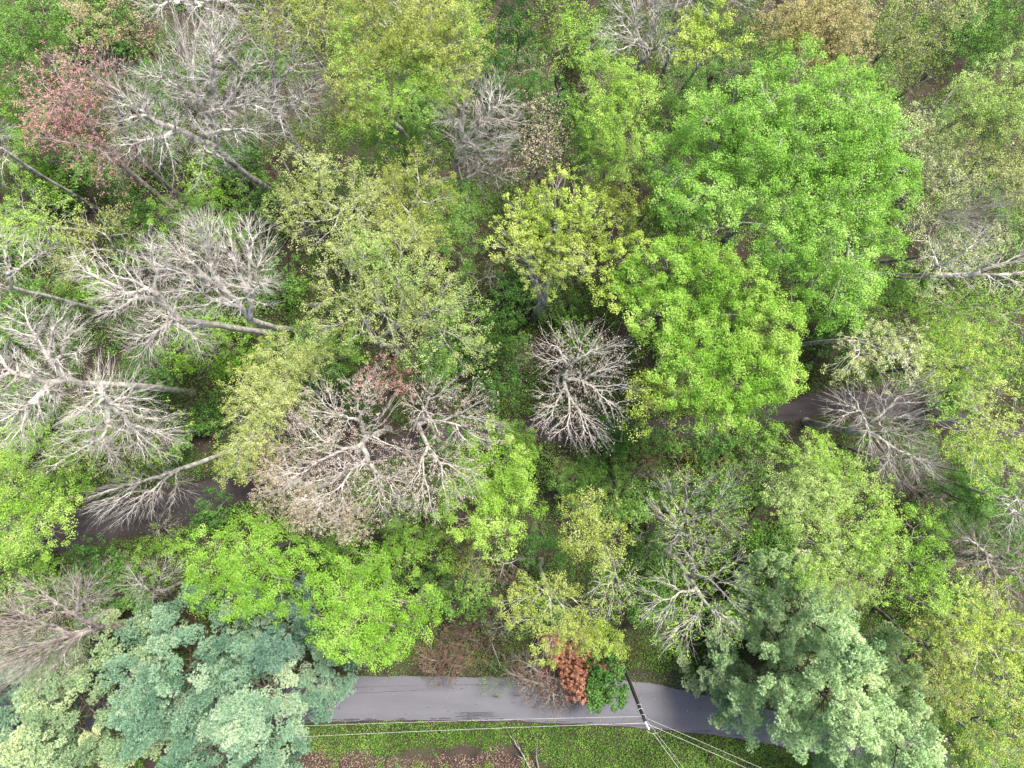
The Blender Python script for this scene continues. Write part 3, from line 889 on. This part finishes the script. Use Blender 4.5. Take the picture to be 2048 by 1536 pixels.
T('bare_tree', 'leafless tree with pinkish buds and a pale spreading crown in the centre', 'buds', 'pinkbud', 18,
  [(1160, 700, 75), (1100, 700, 50), (1210, 760, 65), (1130, 790, 70), (1180, 850, 65), (1100, 840, 50), (1230, 700, 50)], bark='white', fork=(1135, 745, 8), td=16, lp=2, rmax=0.3, cover=0.6)
T('budding_tree', 'left of the two big pale trees with pink beige buds', 'buds', 'pinkbud', 19,
  [(680, 830, 80), (740, 790, 60), (640, 890, 70), (720, 930, 80), (780, 980, 70), (680, 990, 60), (590, 960, 60), (620, 840, 50), (800, 920, 50)], bark='white', fork=(738, 872, 9), td=15, lp=8, cr=0.18, cover=0.45)
T('budding_tree', 'right of the two big pale trees with pink beige buds', 'buds', 'pinkbud', 19,
  [(860, 800, 60), (930, 800, 60), (960, 860, 60), (880, 900, 70), (930, 960, 55), (840, 960, 55), (860, 1010, 45)], bark='white', fork=(832, 850, 9), td=14, lp=7, cr=0.18, cover=0.42)
T('budding_tree', 'beige budded tree trailing down beside the lime tree under the dark path', 'buds', 'beigebud', 15, [(560, 960, 60), (520, 900, 50), (620, 1020, 50), (700, 1040, 45)], bark='pale', lp=10)
T('leafy_tree', 'yellow olive crown left of the pink budded trees', 'fine', ['olive', 'paleolive'], 17, [(560, 740, 65), (500, 790, 60), (580, 800, 60), (500, 860, 55), (470, 920, 45), (620, 720, 45)], bark='pale', lp=30, fork=(600, 790, 8))
T('leafy_tree', 'small red brown leaved tree behind the pink budded crowns', 'sparse', 'red', 12, [(770, 750, 45), (810, 770, 40), (730, 765, 30)], bark='brown', td=12.15, cover=0.6)
T('leafy_tree', 'fresh lime green crown below centre', 'dense', 'lime', 15, [(970, 930, 65), (1010, 990, 65), (940, 1010, 60), (980, 1060, 50), (1040, 940, 35)], td=5, lp=85)
T('shrub', 'green bush beside the path behind the lime crown', 'medium', 'sat', 6, [(1035, 890, 45), (1010, 870, 30)], cat='shrub', lp=49)
T('leafy_tree', 'yellow tree standing low right of the lime crown', 'dense', 'yellow', 13, [(1180, 1020, 45), (1170, 1070, 50), (1215, 1070, 45), (1190, 1110, 35)], td=4, lp=57)
T('shrub', 'green bush below the centre bare tree', 'medium', 'mid', 6, [(1180, 960, 65), (1140, 950, 40), (1240, 960, 40)], cat='shrub', lp=45)
T('shrub', 'dark evergreen bush between the lime crown and the yellow tree', 'medium', 'deep', 7, [(1095, 1110, 40), (1080, 1070, 30)], cat='shrub', lp=57)
T('bare_tree', 'ivy green limbed leafless tree left of the large pale green crown', 'sparse', 'lime', 17, [(1390, 1000, 70), (1330, 990, 50), (1450, 990, 55), (1370, 1060, 70), (1460, 1050, 50)], bark='pale', fork=(1350, 1060, 8), td=20.25, lp=7, t0=0.2, cover=0.3)
T('bare_tree', 'pale leafless tree with green ivy on its limbs above the right pine', 'sparse', 'lime', 17,
  [(1400, 1120, 75), (1460, 1150, 60), (1370, 1190, 75), (1440, 1230, 65), (1320, 1200, 60), (1350, 1260, 55), (1460, 1260, 45)], bark='pale', fork=(1375, 1150, 8), td=15, lp=8, cover=0.3)
T('bare_tree', 'small leafless starburst tree left of the ivy limbed ones', 'sparse', 'lime', 14, [(1225, 1150, 55), (1210, 1200, 45), (1260, 1180, 35)], bark='pale', fork=(1228, 1140, 8), td=20.25, lp=6, cover=0.3)
T('leafy_tree', 'mustard yellow tree above the power pole', 'tuft', 'yellow', 14, [(1100, 1190, 55), (1150, 1220, 60), (1040, 1200, 45), (1090, 1260, 55), (1170, 1270, 40)], bark='pale', td=5.5, lp=45, fork=(1085, 1150, 6))
T('leafy_tree', 'bright yellow spray of leaves next to the top of the power pole shaft', 'tuft', 'chart', 9, [(1215, 1275, 30), (1238, 1300, 22), (1190, 1262, 24)], td=7, lp=45)
T('budding_tree', 'thin yellow green saplings left of the mustard yellow tree', 'sparse', 'yellow', 9, [(930, 1110, 45), (950, 1150, 40), (900, 1080, 30)], td=8.1, lp=10)
T('bare_tree', 'fallen pale limb lying over brown scrub below the lime crown', 'bare', None, 5, [(960, 1110, 40), (1010, 1140, 40), (1050, 1110, 30)], bark='white', td=9.69)
# --- left side
T('bare_tree', 'whitish leafless tree with long sweeping limbs left of centre', 'bare', None, 20,
  [(430, 500, 85), (500, 510, 70), (370, 520, 70), (520, 570, 50), (450, 570, 75), (400, 450, 40)], bark='white', fork=(500, 640, 12.5), base=(600, 662), rmax=0.34, t0=0.22)
T('bare_tree', 'silvery leafless tree on a level trunk just left of the sweeping one', 'bare', None, 19,
  [(290, 580, 75), (230, 610, 55), (330, 530, 60), (340, 630, 70), (300, 690, 50, 3), (400, 680, 40, 3), (180, 540, 50, 1)], bark='white', fork=(370, 642, 12), base=(560, 668), rmax=0.28)
T('leafy_tree', 'green leaf clusters rising behind the sweeping leafless crown', 'tuft', 'cool', 11, [(420, 440, 45), (380, 425, 35), (460, 460, 35), (330, 440, 30)], td=5)
T('leafy_tree', 'mixed green low tree at the left edge under pale twigs', 'sparse', 'lime', 15, [(60, 420, 65), (30, 470, 55), (110, 440, 45)], bark='pale', td=12.15, lp=12)
T('budding_tree', 'olive and grey twiggy tree left of the silvery bare crown', 'sparse', 'olive', 14, [(180, 470, 60), (230, 450, 45), (140, 530, 45)], bark='pale', td=12.15, lp=8)
T('bare_tree', 'pale trunk with crooked limb entering from the left edge', 'bare', None, 18, [(30, 520, 60), (-20, 570, 50), (90, 500, 40)], bark='white', fork=(20, 575, 13), base=(215, 625), td=22.61, wig=0.12)
T('bare_tree', 'big pale leafless tree with wheel of limbs at the left edge', 'bare', None, 20,
  [(60, 680, 80), (130, 660, 60), (10, 760, 80), (130, 760, 90), (60, 840, 80), (200, 830, 75), (270, 800, 60, 1), (320, 870, 55, 3), (230, 880, 60, 3)], bark='white', fork=(205, 768, 12), base=(385, 785), rmax=0.38)
T('budding_tree', 'yellow flecked twigs in front of the green trees above the path at left', 'sparse', 'chart', 14, [(230, 900, 60), (300, 870, 50), (150, 900, 50), (340, 850, 40)], bark='pale', td=9.45, lp=8)
T('leafy_tree', 'bright lime tree at the left edge beside the end of the open path', 'dense', 'lime', 15, [(50, 1010, 75), (30, 1070, 55), (100, 1050, 50), (20, 940, 50)], td=4, lp=69)
T('leafy_tree', 'green tree at the left edge under the wheel of pale limbs', 'medium', 'sat', 9, [(100, 930, 60), (40, 890, 50), (160, 960, 40)], lp=32)
T('bare_tree', 'leafless tree leaning out over the open stretch of path', 'bare', None, 13, [(240, 1000, 60), (300, 1000, 50), (200, 1010, 40), (350, 970, 50, 1), (260, 960, 40)], bark='pale', fork=(370, 935, 6.5), base=(478, 893), td=19.38, t0=0.2)
T('shrub', 'green shrub on the bank below the open stretch of path', 'medium', 'sat', 4, [(310, 1110, 40), (350, 1090, 25)], cat='shrub', lp=45)
T('leafy_tree', 'vivid lime green tree below the open path with ragged edges', 'dense', 'brightlime', 13, [(500, 1070, 60), (560, 1090, 60), (440, 1120, 55), (520, 1150, 65), (600, 1140, 50), (470, 1200, 45), (400, 1150, 30), (410, 1200, 30), (560, 1200, 35)], td=3.6, lp=73, low=-0.1)
T('leafy_tree', 'vivid green rounded tree next to the road and the left pines', 'dense', 'brightlime', 14, [(680, 1180, 60), (740, 1170, 60), (720, 1240, 70), (790, 1230, 60), (840, 1240, 45), (680, 1270, 50), (760, 1290, 45), (860, 1200, 30), (640, 1210, 35)], td=3.8, lp=73, low=-0.1)
T('leafy_tree', 'smaller green tree between the two vivid green ones', 'medium', 'sat', 9, [(700, 1110, 45), (760, 1120, 40), (820, 1090, 50), (870, 1110, 35)], lp=40)
T('shrub', 'green bushes on the bank above the vivid rounded tree', 'medium', 'mid', 6, [(820, 1050, 50), (770, 1030, 40), (880, 1060, 30)], cat='shrub', lp=45)
T('bare_tree', 'leafless brushy tree at the left edge above the pines', 'bare', None, 15, [(100, 1220, 75), (40, 1270, 75), (160, 1180, 55), (110, 1290, 70), (20, 1330, 60), (200, 1200, 45), (40, 1190, 40)], bark='rosy', fork=(225, 1255, 7), td=35.53, t0=0.2)
T('bare_tree', 'small leafless tree between the brushy one and the vivid lime tree', 'bare', None, 9, [(310, 1160, 50), (350, 1130, 35), (270, 1150, 35)], bark='pale', fork=(318, 1185, 4), td=25.84)

# --- pines
pine('blue green pine at the bottom left beside the road end', 505, 1415, 128, 16.5, 'pine')
pine('bushy blue green pine in the middle of the left pine group', 320, 1390, 155, 17.5, 'pine')
pine('yellowish green pine in the bottom left corner', 110, 1462, 165, 18, 'pinemix')
pine('pine cut by the bottom edge in front of the left pine group', 420, 1530, 150, 17, 'pine')
pine('small dark pine behind the left pine group', 550, 1290, 65, 12, 'pineblue')
pine('blue green pine at the left edge under the brushy leafless crown', 0, 1450, 110, 9, 'pine')
pine('large pale yellow green pine at the bottom right', 1655, 1400, 170, 19, 'pineyel')
pine('pale pine cut by the bottom edge at right', 1790, 1490, 165, 18, 'pineyel')
pine('green pine behind the large pale pine', 1660, 1270, 100, 18.5, 'pineyel')
pine('low blue green pine leaning over the road bend', 1450, 1370, 55, 8, 'pinemix')

# --- shrubs and dead brush by the road
T('dead_shrub', 'dead orange brown conifer bush beside the glossy green bush', 'buds', 'dead', 4.5, [(1140, 1310, 42), (1165, 1350, 40), (1120, 1290, 30), (1180, 1385, 28)], cat='shrub', td=35.1, lp=45, bark='brown')
T('shrub', 'glossy dark green bush at the foot of the power pole', 'dense', 'deep', 5.5, [(1208, 1342, 38), (1226, 1378, 27), (1202, 1388, 25)], cat='shrub', lp=73, ls=0.2)
T('dead_shrub', 'brown twiggy brush hanging over the road edge', 'buds', 'brown', 3, [(880, 1330, 38), (850, 1310, 28), (920, 1320, 30)], cat='shrub', td=24.3, lp=7, bark='rosy')
T('dead_shrub', 'tangle of grey branches reaching over the middle of the road edge', 'buds', 'brown', 3.5, [(1080, 1360, 48), (1040, 1330, 40), (1120, 1385, 42)], cat='shrub', td=34, lp=4, rt=0.0085, bark='pale')
T('dead_shrub', 'rusty brown brush between the grey tangle and the dead orange bush', 'buds', 'dead', 2.5, [(1100, 1330, 32), (1125, 1365, 28)], cat='shrub', td=26, lp=6, cover=0.6, bark='rosy')
T('shrub', 'grey green bush at the road edge left of the grey tangle', 'medium', 'mid', 2.5, [(985, 1345, 34), (1010, 1370, 18)], cat='shrub', td=8, lp=20)
T('dead_shrub', 'brown scrub in the clearing above the road brush', 'buds', 'brown', 3, [(930, 1250, 50), (900, 1290, 45), (970, 1290, 50)], cat='shrub', td=16.2, lp=7, bark='grey')
T('dead_shrub', 'dark red brown scrub in the hollow under the lime crown', 'buds', 'brown', 2.5, [(1010, 1130, 42), (1040, 1160, 30)], cat='shrub', td=18.9, lp=8, bark='rosy')
T('shrub', 'small red leaved bush beside the path right of the lime crown', 'buds', 'red', 2.5, [(1125, 940, 25), (1145, 950, 18)], cat='shrub', td=22, lp=7, bark='brown')
T('shrub', 'reddish low bush beside the path below the chartreuse leaf fringe', 'buds', 'red', 2.5, [(1280, 930, 28), (1300, 915, 18)], cat='shrub', td=22, lp=7, bark='brown')
T('shrub', 'olive brush south of the path between the dense green tree and the ivy limbed tree', 'sparse', 'olive', 4, [(1340, 920, 55), (1440, 910, 50), (1280, 900, 35)], cat='shrub', td=13.5, lp=10)
T('shrub', 'dark green bush beside the path above the ivy limbed leafless tree', 'medium', 'deep', 4, [(1310, 960, 40), (1330, 985, 30)], cat='shrub', lp=38)
T('shrub', 'dark green bush beneath the ivy limbed leafless tree', 'medium', 'deep', 4, [(1290, 1090, 45), (1310, 1060, 30)], cat='shrub', lp=38)

US = [(180, 330, 45, 'mid'), (300, 270, 50, 'mid'), (420, 350, 50, 'sat'), (480, 300, 45, 'deep'), (100, 360, 40, 'sat'), (250, 420, 45, 'deep'),
      (520, 120, 40, 'deep'), (960, 130, 45, 'deep'), (1060, 560, 55, 'deep'), (1120, 600, 45, 'mid'), (1010, 600, 45, 'deep'), (1160, 680, 40, 'sat'),
      (280, 490, 45, 'sat'), (400, 640, 50, 'sat'), (470, 700, 50, 'sat'), (100, 600, 45, 'mid'), (300, 740, 45, 'deep'), (360, 700, 45, 'sat'),
      (60, 800, 45, 'deep'), (420, 830, 40, 'deep'), (690, 690, 40, 'sat'), (1450, 170, 45, 'deep'), (1370, 180, 40, 'deep'), (1930, 60, 40, 'deep'),
      (1900, 680, 45, 'sat'), (1820, 560, 40, 'mid'), (1700, 640, 40, 'deep'), (1960, 980, 45, 'deep'), (1500, 960, 45, 'mid'), (1470, 1110, 40, 'deep'),
      (1300, 1200, 45, 'deep'), (1530, 1170, 45, 'mid'), (200, 1120, 50, 'deep'), (100, 1160, 50, 'mid'), (430, 1020, 40, 'deep'), (1000, 760, 40, 'deep'),
      (640, 1080, 40, 'deep'), (930, 1190, 45, 'mid'), (870, 1160, 40, 'mid'), (1910, 1200, 45, 'mid'), (1900, 1370, 40, 'deep'), (240, 60, 45, 'deep')]
US += [(1320, 870, 40, 'mid'), (1420, 875, 40, 'deep'), (1510, 860, 40, 'mid'), (1230, 880, 35, 'deep'), (880, 880, 35, 'deep'), (960, 860, 35, 'mid'), (40, 1085, 40, 'mid'),
       (160, 30, 60, 'mid'), (330, 180, 60, 'deep'), (520, 380, 50, 'mid'), (640, 350, 40, 'deep'), (740, 480, 55, 'deep'), (840, 200, 60, 'mid'),
       (1120, 220, 45, 'deep'), (1180, 100, 45, 'mid'), (1500, 220, 50, 'deep'), (1740, 170, 50, 'mid'), (1860, 270, 50, 'mid'), (1960, 30, 50, 'mid'),
       (1900, 500, 50, 'deep'), (2000, 460, 50, 'mid'), (1960, 700, 50, 'mid'), (1760, 560, 45, 'deep'), (1650, 700, 40, 'deep'), (1900, 800, 45, 'mid'),
       (2010, 1080, 50, 'mid'), (1850, 1280, 45, 'mid'), (1950, 1420, 50, 'deep'), (1250, 1000, 50, 'mid'), (1420, 970, 50, 'deep'), (1330, 1140, 50, 'mid'),
       (1450, 1200, 50, 'mid'), (1540, 1060, 45, 'deep'), (900, 700, 50, 'deep'), (1000, 680, 45, 'mid'), (560, 700, 50, 'mid'), (560, 560, 45, 'mid'),
       (170, 560, 45, 'sat'), (30, 640, 45, 'mid'), (180, 860, 45, 'sat'), (60, 860, 45, 'sat'), (340, 880, 35, 'mid'), (30, 460, 50, 'mid'), (500, 910, 40, 'deep'),
       (1080, 1200, 40, 'deep'), (60, 1130, 45, 'sat'), (250, 1180, 45, 'deep'), (660, 780, 45, 'deep'), (1240, 850, 40, 'deep')]
TONE = {'mid': 'mid green', 'sat': 'bright green', 'deep': 'deep green'}
taken = set()
for (px, py, r, pl) in US:
    hh = 3.0 + (px % 7) * 0.4
    q = P(px, py, hh)
    cand = sorted((t for t in TREES if len(t[0].split()) <= 11 and (pl, t[0]) not in taken), key=lambda t: (t[1] - q[0]) ** 2 + (t[2] - q[1]) ** 2)
    taken.add((pl, cand[0][0]))
    T('shrub', 'low %s shrub near %s' % (TONE[pl], cand[0][0]), 'medium', pl, hh, [(px, py, r), (px + r * 0.6, py + r * 0.4, r * 0.6, 0.6), (px - r * 0.5, py + r * 0.5, r * 0.6, 0.8)],
      cat='shrub', group='understory shrubs beneath the trees', td=6, lp=22, ls=0.15)


BR = [(230, 470, 45), (420, 700, 45), (620, 460, 40), (960, 560, 45), (1080, 600, 40), (1020, 720, 45), (1270, 950, 45), (1500, 930, 45), (1560, 1150, 40),
      (1180, 180, 40), (1050, 150, 45), (860, 300, 40), (480, 340, 45), (130, 320, 40), (350, 420, 40), (1450, 140, 45), (1860, 240, 50), (1700, 640, 40),
      (1940, 780, 50), (1860, 1000, 50), (1900, 1130, 55), (1290, 1060, 45), (940, 1160, 40), (880, 1180, 40), (330, 1060, 35), (220, 1150, 50), (1010, 1240, 45),
      (1720, 200, 40), (640, 1060, 40), (1520, 1230, 45)]
for (px, py, r) in BR:
    hh = 4.5 + (px % 5) * 0.7
    q = P(px, py, hh)
    cand = sorted((t for t in TREES if len(t[0].split()) <= 11 and ('br', t[0]) not in taken), key=lambda t: (t[1] - q[0]) ** 2 + (t[2] - q[1]) ** 2)
    taken.add(('br', cand[0][0]))
    T('twiggy_sapling', 'leafless grey twiggy sapling near ' + cand[0][0], 'sparse', 'paleolive', hh, [(px, py, r), (px + r * 0.7, py - r * 0.3, r * 0.6, 0.8)],
      bark='pale', cat='sapling', group='twiggy saplings in the understory', td=20, lp=2, cover=0.5)


# ------------------------------------------------------------------ power pole and wires
def plain(name, col, rough=0.7, metal=0.0):
    m, nt, out = new_mat(name)
    b = nt.nodes.new('ShaderNodeBsdfPrincipled')
    geo = nt.nodes.new('ShaderNodeNewGeometry')
    n = nt.nodes.new('ShaderNodeTexNoise'); n.inputs['Scale'].default_value = 5
    nt.links.new(geo.outputs['Position'], n.inputs['Vector'])
    r = ramp(nt, [(0.3, tuple(c * 0.7 for c in col) + (1,)), (0.7, tuple(min(1, c * 1.15) for c in col) + (1,))])
    nt.links.new(n.outputs['Fac'], r.inputs[0]); nt.links.new(r.outputs[0], b.inputs['Base Color'])
    b.inputs['Roughness'].default_value = rough
    b.inputs['Metallic'].default_value = metal
    nt.links.new(b.outputs[0], out.inputs['Surface'])
    return m


M_POLE = plain('creosoted wood', (0.022, 0.019, 0.018), 0.9)
M_WIRE = plain('aluminium wire', (0.50, 0.50, 0.49), 0.5)
M_CER = plain('white porcelain', (0.80, 0.80, 0.80), 0.3)
M_STEEL = plain('galvanised steel', (0.45, 0.46, 0.47), 0.5, 0.3)


def tube_path(pts, rad, sides=8):
    p = np.asarray(pts, float)
    n = len(p)
    t = np.gradient(p, axis=0)
    t /= np.linalg.norm(t, axis=1, keepdims=True)
    ref = np.array([0, 0, 1.0]) if abs(t[0, 2]) < 0.8 else np.array([1.0, 0, 0])
    s1 = np.cross(t, ref); s1 /= np.linalg.norm(s1, axis=1, keepdims=True)
    s2 = np.cross(t, s1)
    a = np.arange(sides) * 2 * np.pi / sides
    r = np.broadcast_to(np.asarray(rad, float), (n,))
    V = p[:, None] + r[:, None, None] * (s1[:, None] * np.cos(a)[None, :, None] + s2[:, None] * np.sin(a)[None, :, None])
    V = V.reshape(-1, 3)
    i, j = np.meshgrid(np.arange(n - 1), np.arange(sides), indexing='ij')
    i = i.ravel(); j = j.ravel(); j2 = (j + 1) % sides
    q = np.stack([i * sides + j, i * sides + j2, (i + 1) * sides + j2, (i + 1) * sides + j], 1)
    V = np.concatenate([V, p[:1], p[-1:]])
    jj = np.arange(sides); k2 = (jj + 1) % sides
    c0, c1 = n * sides, n * sides + 1
    q0 = np.stack([np.full(sides, c0), k2, jj], 1)
    q1 = np.stack([np.full(sides, c1), (n - 1) * sides + jj, (n - 1) * sides + k2], 1)
    return V, q, np.concatenate([q0, q1])


def tube_obj(name, pts, rad, mat, parent=None, loc=None, sides=8):
    V, q, t = tube_path(pts, rad, sides)
    return mesh_np(name, V, [q, t], mat, parent, smooth=True, loc=loc)


PH = 13.4
pt = P(1291, 1445, PH)
ploc = np.array([pt[0], pt[1], 0.0])
pole = empty('utility_pole', ploc, 'dark wooden power pole rising beside the road', 'utility pole')
zz = np.linspace(-0.15, PH, 14)
tube_obj('pole', np.stack([pt[0] + 0 * zz, pt[1] + 0 * zz, zz], 1), np.linspace(0.19, 0.13, 14), M_POLE, pole, ploc, 12)


def lathe(name, prof, c, mat, parent, loc, sides=14):
    prof = np.array(prof)
    zz_ = prof[:, 1]
    return tube_obj(name, np.stack([c[0] + 0 * zz_, c[1] + 0 * zz_, c[2] + zz_ + np.arange(len(zz_)) * 1e-4], 1), prof[:, 0], mat, parent, loc, sides)


ins = [(0.02, 0), (0.09, 0.01), (0.10, 0.05), (0.05, 0.07), (0.08, 0.09), (0.085, 0.13), (0.04, 0.16), (0.06, 0.18), (0.055, 0.23), (0.02, 0.26)]
lathe('insulator', ins, (pt[0], pt[1], PH), M_CER, pole, ploc)
arm_d = np.array([0.42, -0.90, 0]); arm_d /= np.linalg.norm(arm_d)
for k, (dz, dd) in enumerate(((-0.35, 0.36), (-0.35, 0.62))):
    c0 = pt + np.array([0, 0, dz])
    lathe('insulator', ins, c0 + arm_d * dd + np.array([0, 0, 0.03]), M_CER, pole, ploc)
tube_obj('bracket', [pt + np.array([0, 0, -0.34]), pt + np.array([0, 0, -0.34]) + arm_d * 0.4, pt + np.array([0, 0, -0.33]) + arm_d * 0.72], 0.03, M_STEEL, pole, ploc)
for dz in (-0.9, -1.9, -2.6):
    cc = pt + np.array([0, 0, dz])
    th = np.linspace(0, 2 * np.pi, 25)
    tube_obj('cable_ring', np.stack([cc[0] + 0.20 * np.cos(th), cc[1] + 0.20 * np.sin(th) - 0.03, cc[2] + 0 * th], 1), 0.017, M_STEEL, pole, ploc, 6)
for sx, w_ in ((-0.19, 0.012), (0.17, 0.010)):
    zc_ = np.linspace(2.5, PH - 0.6, 12)
    tube_obj('conduit', np.stack([pt[0] + sx + 0.02 * np.sin(zc_ * 2), pt[1] + 0.05 + 0 * zc_, zc_], 1), w_, M_STEEL, pole, ploc, 6)
# jumper loop on the far side
th = np.linspace(-0.3, np.pi * 0.95, 16)
jl = np.stack([pt[0] + 0.85 + 0.55 * np.cos(th) - 0.1, pt[1] - 0.75 - 0.45 * np.sin(th), PH - 0.4 - 0.35 * np.sin(th)], 1)
tube_obj('jumper_cable', jl, 0.014, M_WIRE, pole, ploc, 6)


def wire(label, p0, p1, sag, r=0.017, n=40, group=None, mat=None):
    t = np.linspace(0, 1, n)
    p = p0[None] * (1 - t)[:, None] + p1[None] * t[:, None]
    p[:, 2] -= sag * 4 * t * (1 - t)
    o = tube_obj('power_line', p, r, mat or M_WIRE, None, None, 6)
    o['label'] = label
    o['category'] = 'power line'
    return o


def far(px0, py0, z0, px1, py1, z1, ext):
    a_ = P(px0, py0, z0); b_ = P(px1, py1, z1)
    return a_, a_ + (b_ - a_) * ext


z1 = PH - 1.0
a_, b_ = far(1284, 1433, z1, 660, 1456, z1 - 3.0, 2.2)
wire('upper of the two pale wires running left from the pole along the road', a_, b_, 0.5, 0.0105)
a_, b_ = far(1291, 1446, PH + 0.22, 660, 1477, PH - 3.0, 2.2)
wire('lower of the two pale wires running left from the pole top', a_, b_, 0.5, 0.0115)
a_, b_ = far(1294, 1437, z1, 1502, 1531, z1, 4.0)
wire('upper pale wire running down right from the pole', a_, b_, 0.5, 0.009)
a_, b_ = far(1291, 1446, PH + 0.22, 1485, 1536, PH + 0.2, 4.0)
wire('second pale wire running down right from the pole top', a_, b_, 0.4, 0.0105)
a_, b_ = far(1306, 1466, PH - 0.1, 1357, 1536, PH - 0.1, 6.0)
wire('steep bright wire leaving the end insulator toward the bottom edge', a_, b_, 0.1, 0.0115)
a_, b_ = far(1294, 1442, z1, 1367, 1536, z1, 6.0)
wire('steep thin wire beside the bright one toward the bottom edge', a_, b_, 0.1, 0.008)


# ------------------------------------------------------------------ fallen sticks
def stick(name, label, pts, r, mat, cat='fallen branch', twigs=3):
    rng = np.random.RandomState(len(label))
    p = np.array([P(a, b, z) for a, b, z in pts])
    s = np.linspace(0, 1, 12)
    k = np.linspace(0, 1, len(p))
    q = np.stack([np.interp(s, k, p[:, i]) for i in range(3)], 1) + rng.normal(size=(12, 3)) * 0.02
    loc = np.array([q[0, 0], q[0, 1], 0.0])
    root = empty(name, loc, label, cat)
    tube_obj('limb', q, np.linspace(r, r * 0.4, 12), mat, root, loc, 7)
    for j in range(twigs):
        i0 = 3 + j * 2
        e = q[i0] + (q[-1] - q[0]) * 0.2 + rng.normal(size=3) * np.array([0.4, 0.4, 0.05])
        tube_obj('twig', [q[i0], (q[i0] + e) / 2 + rng.normal(size=3) * 0.03, e], [r * 0.5, r * 0.4, r * 0.2], mat, root, loc, 5)


stick('fallen_branch', 'long pale dead branch lying in the green cover at the bottom edge', [(1065, 1545, 0.4), (1040, 1500, 0.45), (1018, 1468, 0.5)], 0.07, BARK['pale'])
stick('fallen_branch', 'short weathered grey branch standing right of the long pale one', [(1078, 1540, 0.3), (1072, 1515, 0.7), (1074, 1490, 1.0)], 0.08, BARK['rosy'])
stick('fallen_branch', 'dark rotten stick on the leaf bed near the bottom left pines', [(770, 1530, 0.3), (780, 1505, 0.35), (786, 1490, 0.35)], 0.05, BARK['brown'])
stick('fallen_log', 'dark broken stump lying in the ground cover by the right pine', [(1415, 1525, 0.3), (1422, 1508, 0.35), (1430, 1498, 0.35)], 0.14, BARK['brown'], 'log', 1)
stick('fallen_log', 'pinkish weathered split log on the brush pile above the road', [(965, 1318, 0.8), (980, 1330, 0.8), (995, 1342, 0.7)], 0.13, BARK['rosy'], 'log', 1)
stick('fallen_branch', 'thin pale dead pole leaning through the brown scrub above the road', [(960, 1240, 0.6), (985, 1290, 2.0), (1000, 1330, 3.0)], 0.06, BARK['white'])

LOGS = [('mossy fallen log in the gap under the wide pale olive crown', 960, 740, 1010, 700), ('grey fallen log on the bank below the open path', 190, 1130, 240, 1108),
        ('dark fallen trunk in the brown gap at upper right', 1880, 215, 1930, 150), ('fallen log beside the path under the beige budded tree', 1080, 905, 1130, 930),
        ('brown fallen log in scrub left of the mustard yellow tree', 900, 1200, 950, 1225)]
for lb, x0_, y0_, x1_, y1_ in LOGS:
    stick('fallen_log', lb, [(x0_, y0_, 0.5), ((x0_ + x1_) / 2, (y0_ + y1_) / 2, 0.55), (x1_, y1_, 0.5)], 0.16, BARK['grey'], 'log', 2)
scatter('road_leaves', 'scattered dead leaves and twigs lying on the asphalt', 2600, -40, 34, -36, -26,
        lambda p, r: road_in(p[:, 0], p[:, 1], -0.05) & (r.rand(len(p)) < np.clip(0.10 + 0.9 * np.exp(-np.minimum(poly_interp(ROAD_TOP, p[:, 0]) - p[:, 1], p[:, 1] - poly_interp(ROAD_BOT, p[:, 0])) / 0.35), 0, 1)),
        lambda p, r: 0.05 + 0.07 * np.sin(np.pi * np.clip((p[:, 1] - poly_interp(ROAD_BOT, p[:, 0])) / (poly_interp(ROAD_TOP, p[:, 0]) - poly_interp(ROAD_BOT, p[:, 0])), 0, 1)) + 0.02,
        0.10, 'litter', lambda p, r: 0.5 + 0.3 * r.normal(size=len(p)), up=3.0, seed=36)
